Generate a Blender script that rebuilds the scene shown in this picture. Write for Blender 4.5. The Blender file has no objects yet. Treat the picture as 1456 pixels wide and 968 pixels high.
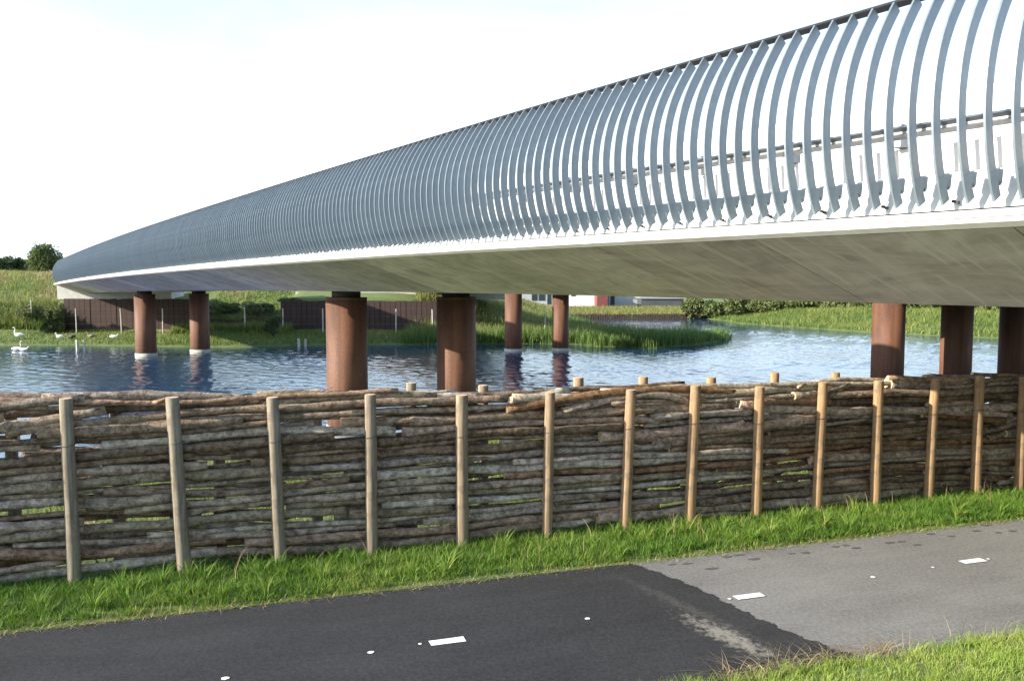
import bpy, math, random
import numpy as np
R = math.radians
random.seed(7); rng = np.random.default_rng(11)
S = bpy.context.scene; C = S.collection

# ---------------------------------------------------------------- camera, sky, sun, exposure
F = 1150.0; HOR = 405.0; EYE = 3.0
PITCH = math.atan((484 - HOR) / F)
cam = bpy.data.objects.new('camera', bpy.data.cameras.new('camera')); C.objects.link(cam)
cam.location = (0, 0, EYE); cam.rotation_euler = (math.pi/2 - PITCH, 0, 0)
cam.data.sensor_width = 36; cam.data.lens = 36 * F / 1456; cam.data.clip_end = 9000; cam.data.clip_start = .05
S.camera = cam
SUN_EL, SUN_AZ = 23.0, -109.0            # azimuth from +Y, positive towards +X
w = bpy.data.worlds.new('World'); S.world = w; w.use_nodes = True
nt = w.node_tree; nt.nodes.clear()
def N(t, ty, **k):
    n = t.nodes.new(ty)
    for a, b in k.items(): setattr(n, a, b)
    return n
sky = N(nt, 'ShaderNodeTexSky', sky_type='NISHITA', sun_disc=False)
sky.sun_elevation = R(SUN_EL); sky.sun_rotation = R(SUN_AZ % 360); sky.air_density = 1.0; sky.dust_density = 1.0; sky.ozone_density = 1.2
tc = N(nt, 'ShaderNodeTexCoord'); sp = N(nt, 'ShaderNodeSeparateXYZ'); nt.links.new(tc.outputs['Generated'], sp.inputs[0])
mp = N(nt, 'ShaderNodeMapping'); mp.inputs['Scale'].default_value = (1.6, 1.6, 5.0); nt.links.new(tc.outputs['Generated'], mp.inputs[0])
no = N(nt, 'ShaderNodeTexNoise'); no.inputs['Scale'].default_value = 1.3; no.inputs['Detail'].default_value = 7; no.inputs['Roughness'].default_value = .6
nt.links.new(mp.outputs[0], no.inputs[0])
# thin high cloud: thick near the horizon, thinning upwards, broken by noise
r1 = N(nt, 'ShaderNodeMapRange'); r1.inputs[1].default_value = 0.0; r1.inputs[2].default_value = .66; r1.inputs[3].default_value = .86; r1.inputs[4].default_value = .0
nt.links.new(sp.outputs[2], r1.inputs[0])
r2 = N(nt, 'ShaderNodeMapRange'); r2.inputs[1].default_value = .35; r2.inputs[2].default_value = .7; r2.inputs[3].default_value = -.2; r2.inputs[4].default_value = .22
nt.links.new(no.outputs[0], r2.inputs[0])
ad = N(nt, 'ShaderNodeMath', operation='ADD', use_clamp=True); nt.links.new(r1.outputs[0], ad.inputs[0]); nt.links.new(r2.outputs[0], ad.inputs[1])
mx = N(nt, 'ShaderNodeMix', data_type='RGBA'); nt.links.new(ad.outputs[0], mx.inputs[0]); nt.links.new(sky.outputs[0], mx.inputs[6])
mx.inputs[7].default_value = (3.6, 4.3, 5.2, 1)
bg = N(nt, 'ShaderNodeBackground'); bg.inputs[1].default_value = .15
wo = N(nt, 'ShaderNodeOutputWorld'); nt.links.new(mx.outputs[2], bg.inputs[0]); nt.links.new(bg.outputs[0], wo.inputs[0])
sl = bpy.data.lights.new('sun', 'SUN'); sl.energy = 4.6; sl.angle = R(.5); sl.color = (1, .91, .76)
so = bpy.data.objects.new('sun', sl); C.objects.link(so)
so.rotation_euler = (R(90 - SUN_EL), 0, -R(SUN_AZ) + math.pi)   # light travels away from the sun
S.view_settings.view_transform = 'Standard'; S.view_settings.look = 'None'; S.view_settings.gamma = 1
S.view_settings.exposure = 1.42

# ---------------------------------------------------------------- helpers
def ray(x, y):
    a, b = x - 728, 484 - y
    d = F*math.cos(PITCH) + b*math.sin(PITCH); u = b*math.cos(PITCH) - F*math.sin(PITCH)
    return a/d, u/d
def on(x, y, z):                          # photo point -> place on the level z
    t, q = ray(x, y); Y = (z - EYE)/q; return t*Y, Y
def far(x, y, Y):
    t, q = ray(x, y); return t*Y, EYE + q*Y
def mesh(name, V, Fc, smooth=False):
    me = bpy.data.meshes.new(name); me.from_pydata([tuple(map(float, v)) for v in V], [], Fc); me.update()
    if smooth: me.polygons.foreach_set('use_smooth', [True]*len(me.polygons))
    return me
def tag(o, label=None, cat=None, group=None, kind=None):
    if label: o['label'] = label
    if cat: o['category'] = cat
    if group: o['group'] = group
    if kind: o['kind'] = kind
    return o
def obj(name, me, mats=None, parent=None, loc=(0, 0, 0), rz=0):
    if mats is not None and not me.materials:
        for m in (mats if isinstance(mats, (list, tuple)) else [mats]): me.materials.append(m)
    o = bpy.data.objects.new(name, me); C.objects.link(o); o.location = loc; o.rotation_euler.z = rz
    if parent: o.parent = parent
    return o
def empty(name, loc, label, cat, group=None, rz=0):
    o = bpy.data.objects.new(name, None); C.objects.link(o); o.location = loc; o.rotation_euler.z = rz
    o.empty_display_size = .3
    return tag(o, label, cat, group)
class MB:
    def __init__(s): s.v = []; s.f = []; s.m = []
    def add(s, V, Fc, m=0):
        b = len(s.v); s.v += [tuple(v) for v in V]; s.f += [tuple(i + b for i in q) for q in Fc]; s.m += [m]*len(Fc)
    def box(s, x0, x1, y0, y1, z0, z1, m=0):
        s.add([(x0,y0,z0),(x1,y0,z0),(x1,y1,z0),(x0,y1,z0),(x0,y0,z1),(x1,y0,z1),(x1,y1,z1),(x0,y1,z1)],
              [(3,2,1,0),(4,5,6,7),(0,1,5,4),(1,2,6,5),(2,3,7,6),(3,0,4,7)], m)
    def tube(s, pts, rad, n=8, m=0, cap=None, jit=0, sy=1.0):
        pts = [np.array(p, float) for p in pts]; cap = m if cap is None else cap
        if not hasattr(rad, '__len__'): rad = [rad]*len(pts)
        V = []; up0 = None
        for i, p in enumerate(pts):
            d = pts[min(i+1, len(pts)-1)] - pts[max(i-1, 0)]; d = d/np.linalg.norm(d)
            ref = np.array([0,0,1.]) if abs(d[2]) < .9 else np.array([0,1.,0])
            a = np.cross(d, ref); a /= np.linalg.norm(a); b = np.cross(a, d)
            if up0 is not None and np.dot(a, up0) < 0: a, b = -a, -b
            up0 = a
            for k in range(n):
                t = 2*math.pi*k/n; r = rad[i]*(1 + (random.uniform(-jit, jit) if jit else 0))
                V.append(p + a*math.cos(t)*r*sy + b*math.sin(t)*r)
        Fc = []
        for i in range(len(pts)-1):
            for k in range(n):
                Fc.append((i*n+k, i*n+(k+1) % n, (i+1)*n+(k+1) % n, (i+1)*n+k))
        s.add(V, Fc, m)
        b = len(s.v) - len(V)
        s.f.append(tuple(b + k for k in range(n-1, -1, -1))); s.m.append(cap)
        s.f.append(tuple(b + (len(pts)-1)*n + k for k in range(n))); s.m.append(cap)
    def mesh(s, name, smooth=False):
        me = mesh(name, s.v, s.f, smooth)
        me.polygons.foreach_set('material_index', s.m); return me

# ---------------------------------------------------------------- materials
def newmat(name):
    m = bpy.data.materials.new(name); m.use_nodes = True; t = m.node_tree
    return m, t, t.nodes['Principled BSDF']
def ramp(t, fac, stops):
    r = N(t, 'ShaderNodeValToRGB'); e = r.color_ramp.elements
    while len(e) < len(stops): e.new(.5)
    for k, (p, c) in enumerate(stops): e[k].position = p; e[k].color = (*c, 1)
    t.links.new(fac, r.inputs[0]); return r.outputs[0]
def noise(t, scale, detail=4, rough=.55, stretch=None, rot=0, coord='Object', dist=0):
    c = N(t, 'ShaderNodeTexCoord'); out = c.outputs[coord]
    if stretch or rot:
        if rot:
            q = N(t, 'ShaderNodeMapping'); q.inputs['Rotation'].default_value = (0, 0, rot); t.links.new(out, q.inputs[0]); out = q.outputs[0]
        q = N(t, 'ShaderNodeMapping'); q.inputs['Scale'].default_value = stretch or (1,1,1); t.links.new(out, q.inputs[0]); out = q.outputs[0]
    n = N(t, 'ShaderNodeTexNoise'); n.inputs['Scale'].default_value = scale; n.inputs['Detail'].default_value = detail
    n.inputs['Roughness'].default_value = rough; n.inputs['Distortion'].default_value = dist; t.links.new(out, n.inputs[0]); return n.outputs[0]
def mixc(t, fac, a, b, mode='MIX'):
    m = N(t, 'ShaderNodeMix', data_type='RGBA', blend_type=mode)
    for s_, v in ((0, fac), (6, a), (7, b)):
        if isinstance(v, (int, float)): m.inputs[s_].default_value = v
        elif isinstance(v, tuple): m.inputs[s_].default_value = (*v, 1)
        else: t.links.new(v, m.inputs[s_])
    return m.outputs[2]
def math_(t, op, a, b=0., clamp=False):
    m = N(t, 'ShaderNodeMath', operation=op, use_clamp=clamp)
    for s_, v in ((0, a), (1, b)):
        if isinstance(v, (int, float)): m.inputs[s_].default_value = v
        else: t.links.new(v, m.inputs[s_])
    return m.outputs[0]
def bump(t, p, h, strength=.4, dist=.02):
    b = N(t, 'ShaderNodeBump'); b.inputs['Strength'].default_value = strength; b.inputs['Distance'].default_value = dist
    t.links.new(h, b.inputs['Height']); t.links.new(b.outputs[0], p.inputs['Normal'])
def simple(name, c1, c2, scale=6, rough=.8, metal=0, bs=.3, bd=.01, stretch=None, rot=0, rnd=.0, spec=.5):
    m, t, p = newmat(name); n = noise(t, scale, 6, .6, stretch, rot)
    col = ramp(t, n, [(.3, c1), (.7, c2)])
    if rnd:
        oi = N(t, 'ShaderNodeObjectInfo'); k = math_(t, 'MULTIPLY_ADD', oi.outputs['Random'], rnd); k.node.inputs[2].default_value = 1 - rnd/2
        hs = N(t, 'ShaderNodeHueSaturation'); t.links.new(k, hs.inputs['Value']); t.links.new(col, hs.inputs['Color']); col = hs.outputs[0]
    t.links.new(col, p.inputs['Base Color']); p.inputs['Roughness'].default_value = rough; p.inputs['Metallic'].default_value = metal
    p.inputs['Specular IOR Level'].default_value = spec
    if bs: bump(t, p, n, bs, bd)
    return m
ANG = 34.8
ROT = -(math.pi/2 + R(ANG))
M = {}
# concrete with streaks that run across the bridge
def concrete(name, base, dark, light, rnd=.36):
    m, t, p = newmat(name)
    a = noise(t, 1.0, 8, .62, (5.5, .42, .42), ROT, dist=.15); b = noise(t, 1.0, 5, .6, (1.1, .55, .9), ROT, dist=1.); c = noise(t, 60, 3)
    col = ramp(t, a, [(.33, dark), (.47, base), (.54, base), (.68, light)])
    e_ = noise(t, 1.0, 7, .7, (.8, 1.7, 1), ROT, dist=1.2)
    col = mixc(t, .5, col, ramp(t, b, [(.36, dark), (.5, base), (.64, light)])); col = mixc(t, .45, col, ramp(t, e_, [(.38, dark), (.5, base), (.62, light)]))
    d = noise(t, 1.0, 3, .5, (11, .8, .8), ROT)
    col = mixc(t, ramp(t, d, [(.58, (0,0,0)), (.66, (.6,.6,.6))]), col, light)
    oi = N(t, 'ShaderNodeObjectInfo'); k = math_(t, 'MULTIPLY_ADD', oi.outputs['Random'], rnd); k.node.inputs[2].default_value = 1 - rnd/2
    hs = N(t, 'ShaderNodeHueSaturation'); t.links.new(k, hs.inputs['Value']); t.links.new(col, hs.inputs['Color'])
    t.links.new(hs.outputs[0], p.inputs['Base Color']); p.inputs['Roughness'].default_value = .75
    bump(t, p, mixc(t, .3, a, c), .25, .01); return m
M['soffit'] = concrete('soffit_concrete', (.60,.525,.525), (.35,.305,.30), (.80,.72,.71))
M['concrete'] = simple('pale_concrete', (.40,.40,.37), (.52,.52,.48), 3, .8, 0, .2, .005)
M['ledge'] = simple('ledge_concrete', (.55,.54,.50), (.68,.67,.62), 4, .7, 0, .15, .004)
M['white'] = simple('white_coated_steel', (.40,.43,.45), (.48,.51,.53), 2, .45, .0, .05, .002)
M['barrier'] = simple('white_barrier', (.60,.60,.58), (.68,.68,.66), 2, .6, 0, .05, .002)
M['steel'] = simple('galvanised_rib', (.16,.20,.235), (.205,.25,.285), 9, .42, .25, .05, .002, rnd=.12)
M['topplate'] = simple('dark_cover_plate', (.018,.022,.03), (.03,.035,.045), 9, .7, .0, .05, .002)
M['rail'] = simple('guard_rail_steel', (.17,.185,.20), (.23,.245,.26), 12, .45, .5, .05, .002)
M['bolt'] = simple('rusty_bolt', (.02,.018,.018), (.04,.035,.033), 30, .6, .3, .1, .002)
M['dark'] = simple('dark_rubber', (.03,.03,.032), (.05,.05,.052), 8, .8, 0, .1, .002)
# rusty pier
m, t, p = newmat('rusted_steel_pier')
a = noise(t, 1.0, 8, .68, (5.5, 5.5, .35)); b = noise(t, 22, 5, .7); c = noise(t, 1.0, 5, .6, (1.6,1.6,.5), dist=.6)
col = ramp(t, a, [(.34, (.045,.019,.012)), (.5, (.115,.045,.024)), (.66, (.20,.088,.045))])
col = mixc(t, .45, col, ramp(t, c, [(.36, (.045,.020,.014)), (.62, (.19,.08,.04))]))
col = mixc(t, .3, col, ramp(t, b, [(.38, (.04,.018,.012)), (.62, (.19,.085,.045))]))
t.links.new(col, p.inputs['Base Color']); p.inputs['Roughness'].default_value = .72; bump(t, p, b, .25, .01); M['rust'] = m
M['collar'] = simple('weathered_white_collar', (.26,.27,.24), (.52,.52,.48), 7, .7)
# bark
def bark(name, c1, c2, c3, lich):
    m, t, p = newmat(name)
    a = noise(t, 1.0, 9, .78, (6, 30, 30)); b = noise(t, 13, 5, .65); l = noise(t, 9, 7, .75)
    col = ramp(t, a, [(.38, c1), (.5, c2), (.62, c3)])
    col = mixc(t, .45, col, ramp(t, b, [(.42, c1), (.60, c3)]))
    col = mixc(t, ramp(t, l, [(.53, (0,0,0)), (.66, (.6,.6,.6))]), col, lich)
    sp_ = noise(t, 55, 3, .6)
    col = mixc(t, ramp(t, sp_, [(.57, (0,0,0)), (.67, (.5,.5,.5))]), col, (.03,.021,.015))
    oi = N(t, 'ShaderNodeObjectInfo'); k = math_(t, 'MULTIPLY_ADD', oi.outputs['Random'], .75); k.node.inputs[2].default_value = .60
    k2 = math_(t, 'MULTIPLY_ADD', oi.outputs['Random'], -.5); k2.node.inputs[2].default_value = 1.15
    hs = N(t, 'ShaderNodeHueSaturation'); t.links.new(k, hs.inputs['Value']); t.links.new(k2, hs.inputs['Saturation']); t.links.new(col, hs.inputs['Color'])
    t.links.new(hs.outputs[0], p.inputs['Base Color']); p.inputs['Roughness'].default_value = .93; p.inputs['Specular IOR Level'].default_value = .15
    bump(t, p, mixc(t, .5, mixc(t, .5, a, l), sp_), 1.0, .025); return m
M['bark'] = [bark('grey_green_bark', (.10,.072,.048), (.35,.28,.19), (.57,.47,.33), (.42,.38,.26)),
             bark('grey_brown_bark', (.08,.05,.033), (.29,.205,.135), (.50,.375,.26), (.47,.405,.30)),
             bark('orange_brown_bark', (.075,.04,.024), (.27,.15,.08), (.48,.30,.17), (.34,.27,.19)),
             bark('dark_bark', (.055,.036,.025), (.20,.142,.096), (.40,.30,.21), (.30,.27,.21))]
m, t, p = newmat('sawn_end')
a = noise(t, 30, 4, .6); col = ramp(t, a, [(.3, (.32,.22,.13)), (.7, (.60,.46,.29))])
t.links.new(col, p.inputs['Base Color']); p.inputs['Roughness'].default_value = .85; M['sawn'] = m
# peeled fence post: greyer towards the left, yellower towards the right
m, t, p = newmat('peeled_post')
a = noise(t, 1.0, 7, .65, (30, 30, 2.2)); b = noise(t, 5, 4, .6)
g1 = ramp(t, a, [(.32, (.10,.083,.06)), (.5, (.195,.165,.118)), (.72, (.30,.265,.20))])
g2 = ramp(t, a, [(.3, (.16,.09,.042)), (.5, (.29,.18,.09)), (.75, (.40,.275,.155))])
at_ = N(t, 'ShaderNodeObjectInfo'); sx = N(t, 'ShaderNodeSeparateXYZ'); t.links.new(at_.outputs['Location'], sx.inputs[0])
mr = N(t, 'ShaderNodeMapRange'); mr.inputs[1].default_value = -2.; mr.inputs[2].default_value = 2.5; t.links.new(sx.outputs[0], mr.inputs[0])
col = mixc(t, mr.outputs[0], g1, g2); col = mixc(t, ramp(t, b, [(.5, (0,0,0)), (.66, (.85,.85,.85))]), col, (.13,.10,.07))
t.links.new(col, p.inputs['Base Color']); p.inputs['Roughness'].default_value = .8; bump(t, p, a, .3, .006); M['post'] = m
M['wire'] = simple('tie_wire', (.06,.05,.045), (.1,.09,.08), 20, .6, .5, 0)
# ground
m, t, p = newmat('soil_and_turf')
a = noise(t, .35, 7, .65); b = noise(t, 9, 6, .7)
col = ramp(t, a, [(.3, (.065,.11,.024)), (.5, (.11,.16,.034)), (.7, (.17,.18,.06))])
col = mixc(t, .4, col, ramp(t, b, [(.3, (.03,.045,.012)), (.7, (.12,.15,.045))]))
t.links.new(col, p.inputs['Base Color']); p.inputs['Roughness'].default_value = .95; bump(t, p, b, .8, .06); M['ground'] = m
# asphalt
def asphalt(name, c1, c2, c3, sand=False):
    m, t, p = newmat(name)
    a = noise(t, .9, 6, .6); b = noise(t, 75, 4, .8); c = noise(t, 1.0, 8, .7, (.5, 2.2, 1), -.31)
    col = ramp(t, b, [(.40, c1), (.5, c2), (.60, c3)])
    col = mixc(t, .38, col, ramp(t, a, [(.35, c1), (.65, c3)]), 'MIX')
    col = mixc(t, .35, col, ramp(t, c, [(.4, c1), (.65, c3)]))
    g_ = noise(t, 26, 3, .75); col = mixc(t, .30, col, ramp(t, g_, [(.44, c1), (.56, c3)]))
    if sand:                                 # drift of sand on the dark surfacing beside the joint
        tcx = N(t, 'ShaderNodeTexCoord'); q = N(t, 'ShaderNodeMapping'); q.vector_type = 'TEXTURE'
        x, y = on(1035, 905, 0); q.inputs['Location'].default_value = (x, y, 0); q.inputs['Rotation'].default_value = (0, 0, -1.12+.12)
        q.inputs['Scale'].default_value = (.78, .20, 1); t.links.new(tcx.outputs['Object'], q.inputs[0])
        ln = N(t, 'ShaderNodeVectorMath', operation='LENGTH'); t.links.new(q.outputs[0], ln.inputs[0])
        q2 = N(t, 'ShaderNodeMapping'); q2.vector_type = 'TEXTURE'; x, y = on(985, 868, 0)
        q2.inputs['Location'].default_value = (x, y, 0); q2.inputs['Rotation'].default_value = (0, 0, -1.0); q2.inputs['Scale'].default_value = (1.5, .13, 1)
        t.links.new(tcx.outputs['Object'], q2.inputs[0]); ln2 = N(t, 'ShaderNodeVectorMath', operation='LENGTH'); t.links.new(q2.outputs[0], ln2.inputs[0])
        n2 = noise(t, 14, 6, .75); n3 = noise(t, 3, 3, .6)
        def fac(l, amt):
            k = math_(t, 'SUBTRACT', 1.0, l); k = math_(t, 'ADD', k, math_(t, 'MULTIPLY_ADD', n2, 3.0))
            k.node.inputs[1].links[0].from_node.inputs[2].default_value = -1.75
            return math_(t, 'MULTIPLY', math_(t, 'MULTIPLY', k, 1.6, True), amt, True)
        k = math_(t, 'MAXIMUM', fac(ln.outputs['Value'], .75), fac(ln2.outputs['Value'], .12))
        col = mixc(t, k, col, (.26,.245,.21))
    t.links.new(col, p.inputs['Base Color']); p.inputs['Roughness'].default_value = .82; p.inputs['Specular IOR Level'].default_value = .3
    bump(t, p, b, .45, .004); return m
M['old_asphalt'] = asphalt('old_asphalt', (.095,.0945,.092), (.152,.151,.147), (.23,.228,.22))
M['new_asphalt'] = asphalt('new_asphalt', (.012,.0125,.0145), (.023,.024,.0265), (.044,.045,.047), True)
M['stain'] = simple('damp_stain', (.075,.075,.074), (.10,.10,.098), 30, .6, 0, .1, .003)
M['paint'] = simple('road_paint', (.70,.70,.68), (.82,.82,.80), 25, .7, 0, .2, .003)
# water
m, t, p = newmat('rippled_water')
p.inputs['Base Color'].default_value = (.012,.042,.09,1); p.inputs['Roughness'].default_value = .04; p.inputs['IOR'].default_value = 1.33
a = noise(t, 5.5, 3, .6, (1, .8, 1), .35)
bn = N(t, 'ShaderNodeBump'); bn.inputs['Distance'].default_value = .012; bn.inputs['Strength'].default_value = 1.
t.links.new(a, bn.inputs['Height']); t.links.new(bn.outputs[0], p.inputs['Normal'])
M['water'] = m
# leaves / blades: colour comes from a per-blade value
def leafy(name, stops, transl=.35):
    m, t, p = newmat(name)
    a = N(t, 'ShaderNodeAttribute'); a.attribute_name = 'tint'; col = ramp(t, a.outputs['Fac'], stops)
    t.links.new(col, p.inputs['Base Color']); p.inputs['Roughness'].default_value = .6; p.inputs['Specular IOR Level'].default_value = .3
    tr = N(t, 'ShaderNodeBsdfTranslucent'); t.links.new(col, tr.inputs[0]); ms = N(t, 'ShaderNodeMixShader'); ms.inputs[0].default_value = transl
    out = t.nodes['Material Output']; t.links.new(p.outputs[0], ms.inputs[1]); t.links.new(tr.outputs[0], ms.inputs[2]); t.links.new(ms.outputs[0], out.inputs[0])
    return m
M['verge'] = leafy('verge_grass', [(0, (.034,.095,.014)), (.45, (.085,.185,.022)), (.78, (.19,.29,.042)), (1, (.33,.32,.10))])
M['lawn'] = leafy('bank_grass', [(0, (.11,.19,.03)), (.5, (.19,.29,.045)), (.85, (.29,.35,.08)), (1, (.42,.38,.18))])
M['meadow'] = leafy('meadow_grass', [(0, (.07,.12,.03)), (.45, (.14,.20,.04)), (.75, (.24,.25,.075)), (1, (.30,.24,.12))])
M['reed'] = leafy('reed_blades', [(0, (.06,.12,.03)), (.45, (.12,.20,.045)), (.75, (.22,.25,.075)), (1, (.38,.29,.16))])
M['straw'] = leafy('dry_straw', [(0, (.22,.16,.08)), (1, (.45,.36,.22))])
M['leaf'] = leafy('tree_leaves', [(0, (.045,.075,.028)), (.6, (.085,.12,.045)), (1, (.13,.16,.065))])
M['leaf_pale'] = leafy('shrub_leaves', [(0, (.07,.10,.035)), (.6, (.13,.165,.055)), (1, (.21,.21,.09))])
M['trunk'] = simple('trunk_bark', (.06,.05,.04), (.12,.10,.08), 12, .9, 0, .6, .02, (1,1,.2))
M['plank'] = simple('dark_brown_planks', (.032,.018,.015), (.060,.032,.026), 1.5, .8, 0, .3, .01, (6,6,.5))
M['polepost'] = simple('pale_pole', (.40,.38,.34), (.55,.53,.48), 8, .8)
M['wallwhite'] = simple('white_cladding', (.62,.63,.62), (.72,.72,.70), 1, .7, 0, .05, .01)
M['wallgrey'] = simple('grey_cladding', (.30,.32,.33), (.38,.40,.41), 1, .7, 0, .05, .01)
M['walldark'] = simple('dark_cladding', (.045,.05,.055), (.07,.075,.08), 1, .7, 0, .05, .01)
M['red'] = simple('red_container_paint', (.14,.035,.035), (.18,.05,.045), 2, .6, 0, .05, .01)
M['roof'] = simple('grey_roof', (.16,.16,.17), (.22,.22,.23), 2, .8, 0, .1, .01)
m, t, p = newmat('window_glass'); p.inputs['Base Color'].default_value = (.03,.04,.05,1); p.inputs['Roughness'].default_value = .08; M['glass'] = m
M['feather'] = simple('white_feather', (.72,.72,.70), (.82,.82,.80), 20, .8)
M['goose'] = simple('grey_brown_feather', (.12,.10,.08), (.24,.21,.18), 14, .85)
M['goosedark'] = simple('black_feather', (.02,.02,.02), (.04,.04,.04), 14, .7)
M['bill'] = simple('orange_bill', (.35,.13,.04), (.42,.18,.05), 20, .5)

# ---------------------------------------------------------------- terrain
FX = (.311, 9.32)                                   # fence line Y = FX0*X + FX1
def fd(X, Y): return (Y - FX[1] - FX[0]*X)/1.0473   # distance behind the fence line
WL = -1.3
shore_px = [(-700,489),(-200,491),(0,491),(110,491),(250,493),(335,494),(430,491),(560,490),(640,490),(700,489.5),(760,488.5),(820,490),(850,493),(925,496),(985,491),(1022,486),(1037,481.5),(1024,479.5),
            (985,482),(940,482.5),(890,480),(850,475),(825,467),(806,459),(800,453.6),(850,452.6),(930,452.8),(1005,453.2),(1030,456),(1048,459.5),(1110,464),(1180,469),(1240,473),(1340,478),(1456,482.5),(1650,492),(2100,510)]
shore = np.array([on(x, y, WL) for x, y in shore_px])
n0 = np.array([-140, FX[1]+.311*-140+13.5*1.0473]); n1 = np.array([140, FX[1]+.311*140+13.5*1.0473])
near_line = [(X, FX[1]+FX[0]*X + (13.5 + .5*math.sin(X*.31) + .35*math.sin(X*.83+1))*1.0473) for X in np.arange(46, -60.1, -1.5)]
far_left = [(-150, 66.)]; far_right = [(70, 45.), (70, 31.5)]
poly = np.array(far_left + [tuple(q) for q in shore if -110 < q[0] < 60] + far_right + near_line + [(-150, -25.)])
def sd_water(X, Y):
    """positive on land, negative in the water"""
    X = np.asarray(X, float); Y = np.asarray(Y, float)
    d2 = np.full(X.shape, 1e9); ins = np.zeros(X.shape, bool); n = len(poly)
    for i in range(n):
        a = poly[i]; b = poly[(i+1) % n]; e = b - a; L = e@e
        if L < 1e-9: continue
        wx, wy = X-a[0], Y-a[1]; tt = np.clip((wx*e[0]+wy*e[1])/L, 0, 1)
        d2 = np.minimum(d2, (wx-e[0]*tt)**2 + (wy-e[1]*tt)**2)
        c = (a[1] > Y) != (b[1] > Y)
        if a[1] != b[1]: ins ^= c & (X < (b[0]-a[0])*(Y-a[1])/(b[1]-a[1]) + a[0])
    d = np.sqrt(d2); return np.where(ins, -d, d)
def ss(a, b, x): q = np.clip((x-a)/(b-a), 0, 1); return q*q*(3-2*q)
WALLY = 65.0
def bumpy(X, Y, s=1.):
    return (np.sin(X*1.3/s+Y*.7/s)+np.sin(X*.53/s-Y*1.1/s+2)+np.sin(X*2.9/s+1.7)*np.sin(Y*2.3/s)*.6)*.33
def height(X, Y):
    X = np.asarray(X, float); Y = np.asarray(Y, float); d = fd(X, Y); s = sd_water(X, Y)
    near = d < 14.5
    # near side
    zn = np.where(d > .4, -1.3*ss(.4, 13.5, d)**.8, 0)
    zn = np.where(d < -3.5, np.clip((-3.66-d)*.28, -.03, 1.45), zn)
    zn = np.where((d > -3.78) & (d < -1.0), -.035, zn)
    zn = np.where(d <= -3.78, np.maximum(zn + .02*bumpy(X*3, Y*3), -.03), zn)
    # far side
    zf = WL + .10 + np.clip(s, 0, 2)*.10 + np.clip(s-2, 0, 9)*.055 + .05*bumpy(X, Y, 2)*np.clip(s, 0, 1)
    low = ss(-7, -1, X)*(1-ss(26, 34, X))*(1-ss(96, 102, Y)); zf = zf*(1-low) + low*np.minimum(zf, WL+.14+.04*bumpy(X, Y, 1.5))
    behind = ss(WALLY+.2, WALLY+1.2, Y)
    lat = 1 - ss(-11, 5, X - (Y-66)*.05)
    hill = np.where(X < -36.5, .3 + 3.6*ss(WALLY-4, WALLY+9, Y), .6 + 2.6*ss(WALLY+.5, WALLY+10, Y))
    tall = ((X > -36.5) & (X < -27.3)) | ((X > -18.9) & (X < -3))
    hill = np.where(tall, 2.0 + 1.0*ss(WALLY+2, WALLY+9, Y), hill) + .12*bumpy(X, Y, 2)
    zf = zf + np.where(X < -36.5, ss(WALLY-4.5, WALLY+1, Y), behind)*lat*np.clip(hill - zf, 0, 9)
    lev = ss(20, 28, X)*ss(.3, 9, s)*ss(20, 60, Y)*(1-ss(96, 110, Y))
    zf = zf + lev*.85*(1 + .1*bumpy(X, Y, 1.5))
    z = np.where(near, zn, zf)
    z = np.where(s < 0, WL - np.clip(-s*.35, 0, 1.2) - .0, np.where(near & (s < 3), np.maximum(z, WL+.03*np.clip(s, 0, 3)), z))
    return z
def axis(fine0, fine1, step, lo, hi, g=1.13):
    a = list(np.arange(fine0, fine1+1e-6, step)); s_ = step
    while a[-1] < hi: s_ *= g; a.append(a[-1]+s_)
    s_ = step
    while a[0] > lo: s_ *= g; a.insert(0, a[0]-s_)
    return np.array(a)
xs = axis(-45, 45, .7, -4000, 4000); ys = np.concatenate([axis(3, 14, .25, -1500, 15, 1.15), axis(15.7, 115, .7, 15.4, 6000, 1.12)])
ys = np.unique(np.round(ys, 3))
GX, GY = np.meshgrid(xs, ys); GZ = height(GX, GY); nx, ny = len(xs), len(ys)
V = np.stack([GX.ravel(), GY.ravel(), GZ.ravel()], 1)
ii = (np.arange(ny-1)[:, None]*nx + np.arange(nx-1)[None, :]).ravel()
Q = np.stack([ii, ii+1, ii+nx+1, ii+nx], 1)
def fastmesh(name, V, Q, k=4, tint=None, smooth=True):
    me = bpy.data.meshes.new(name); me.vertices.add(len(V)); me.vertices.foreach_set('co', np.ascontiguousarray(V, dtype=np.float32).ravel())
    me.loops.add(Q.size); me.loops.foreach_set('vertex_index', np.ascontiguousarray(Q, dtype=np.int32).ravel())
    me.polygons.add(len(Q)); me.polygons.foreach_set('loop_start', np.arange(0, Q.size, k, dtype=np.int32))
    me.polygons.foreach_set('loop_total', np.full(len(Q), k, dtype=np.int32))
    me.update(calc_edges=True)
    if smooth: me.polygons.foreach_set('use_smooth', np.ones(len(Q), bool))
    if tint is not None:
        a = me.attributes.new('tint', 'FLOAT', 'POINT'); a.data.foreach_set('value', np.ascontiguousarray(tint, dtype=np.float32))
    return me
tag(obj('ground', fastmesh('ground', V, Q), M['ground']), 'grassy ground falling from the fence to the lake and rising again as far banks', kind='structure')
wr = np.random.default_rng(77)
ty = np.tan(np.linspace(-.75, .75, 720)); ry = np.exp(np.linspace(math.log(17.), math.log(112.), 560))
TT, RY = np.meshgrid(ty, ry); WX = TT*RY; WY = RY; WZ = np.zeros(WX.shape)
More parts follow.
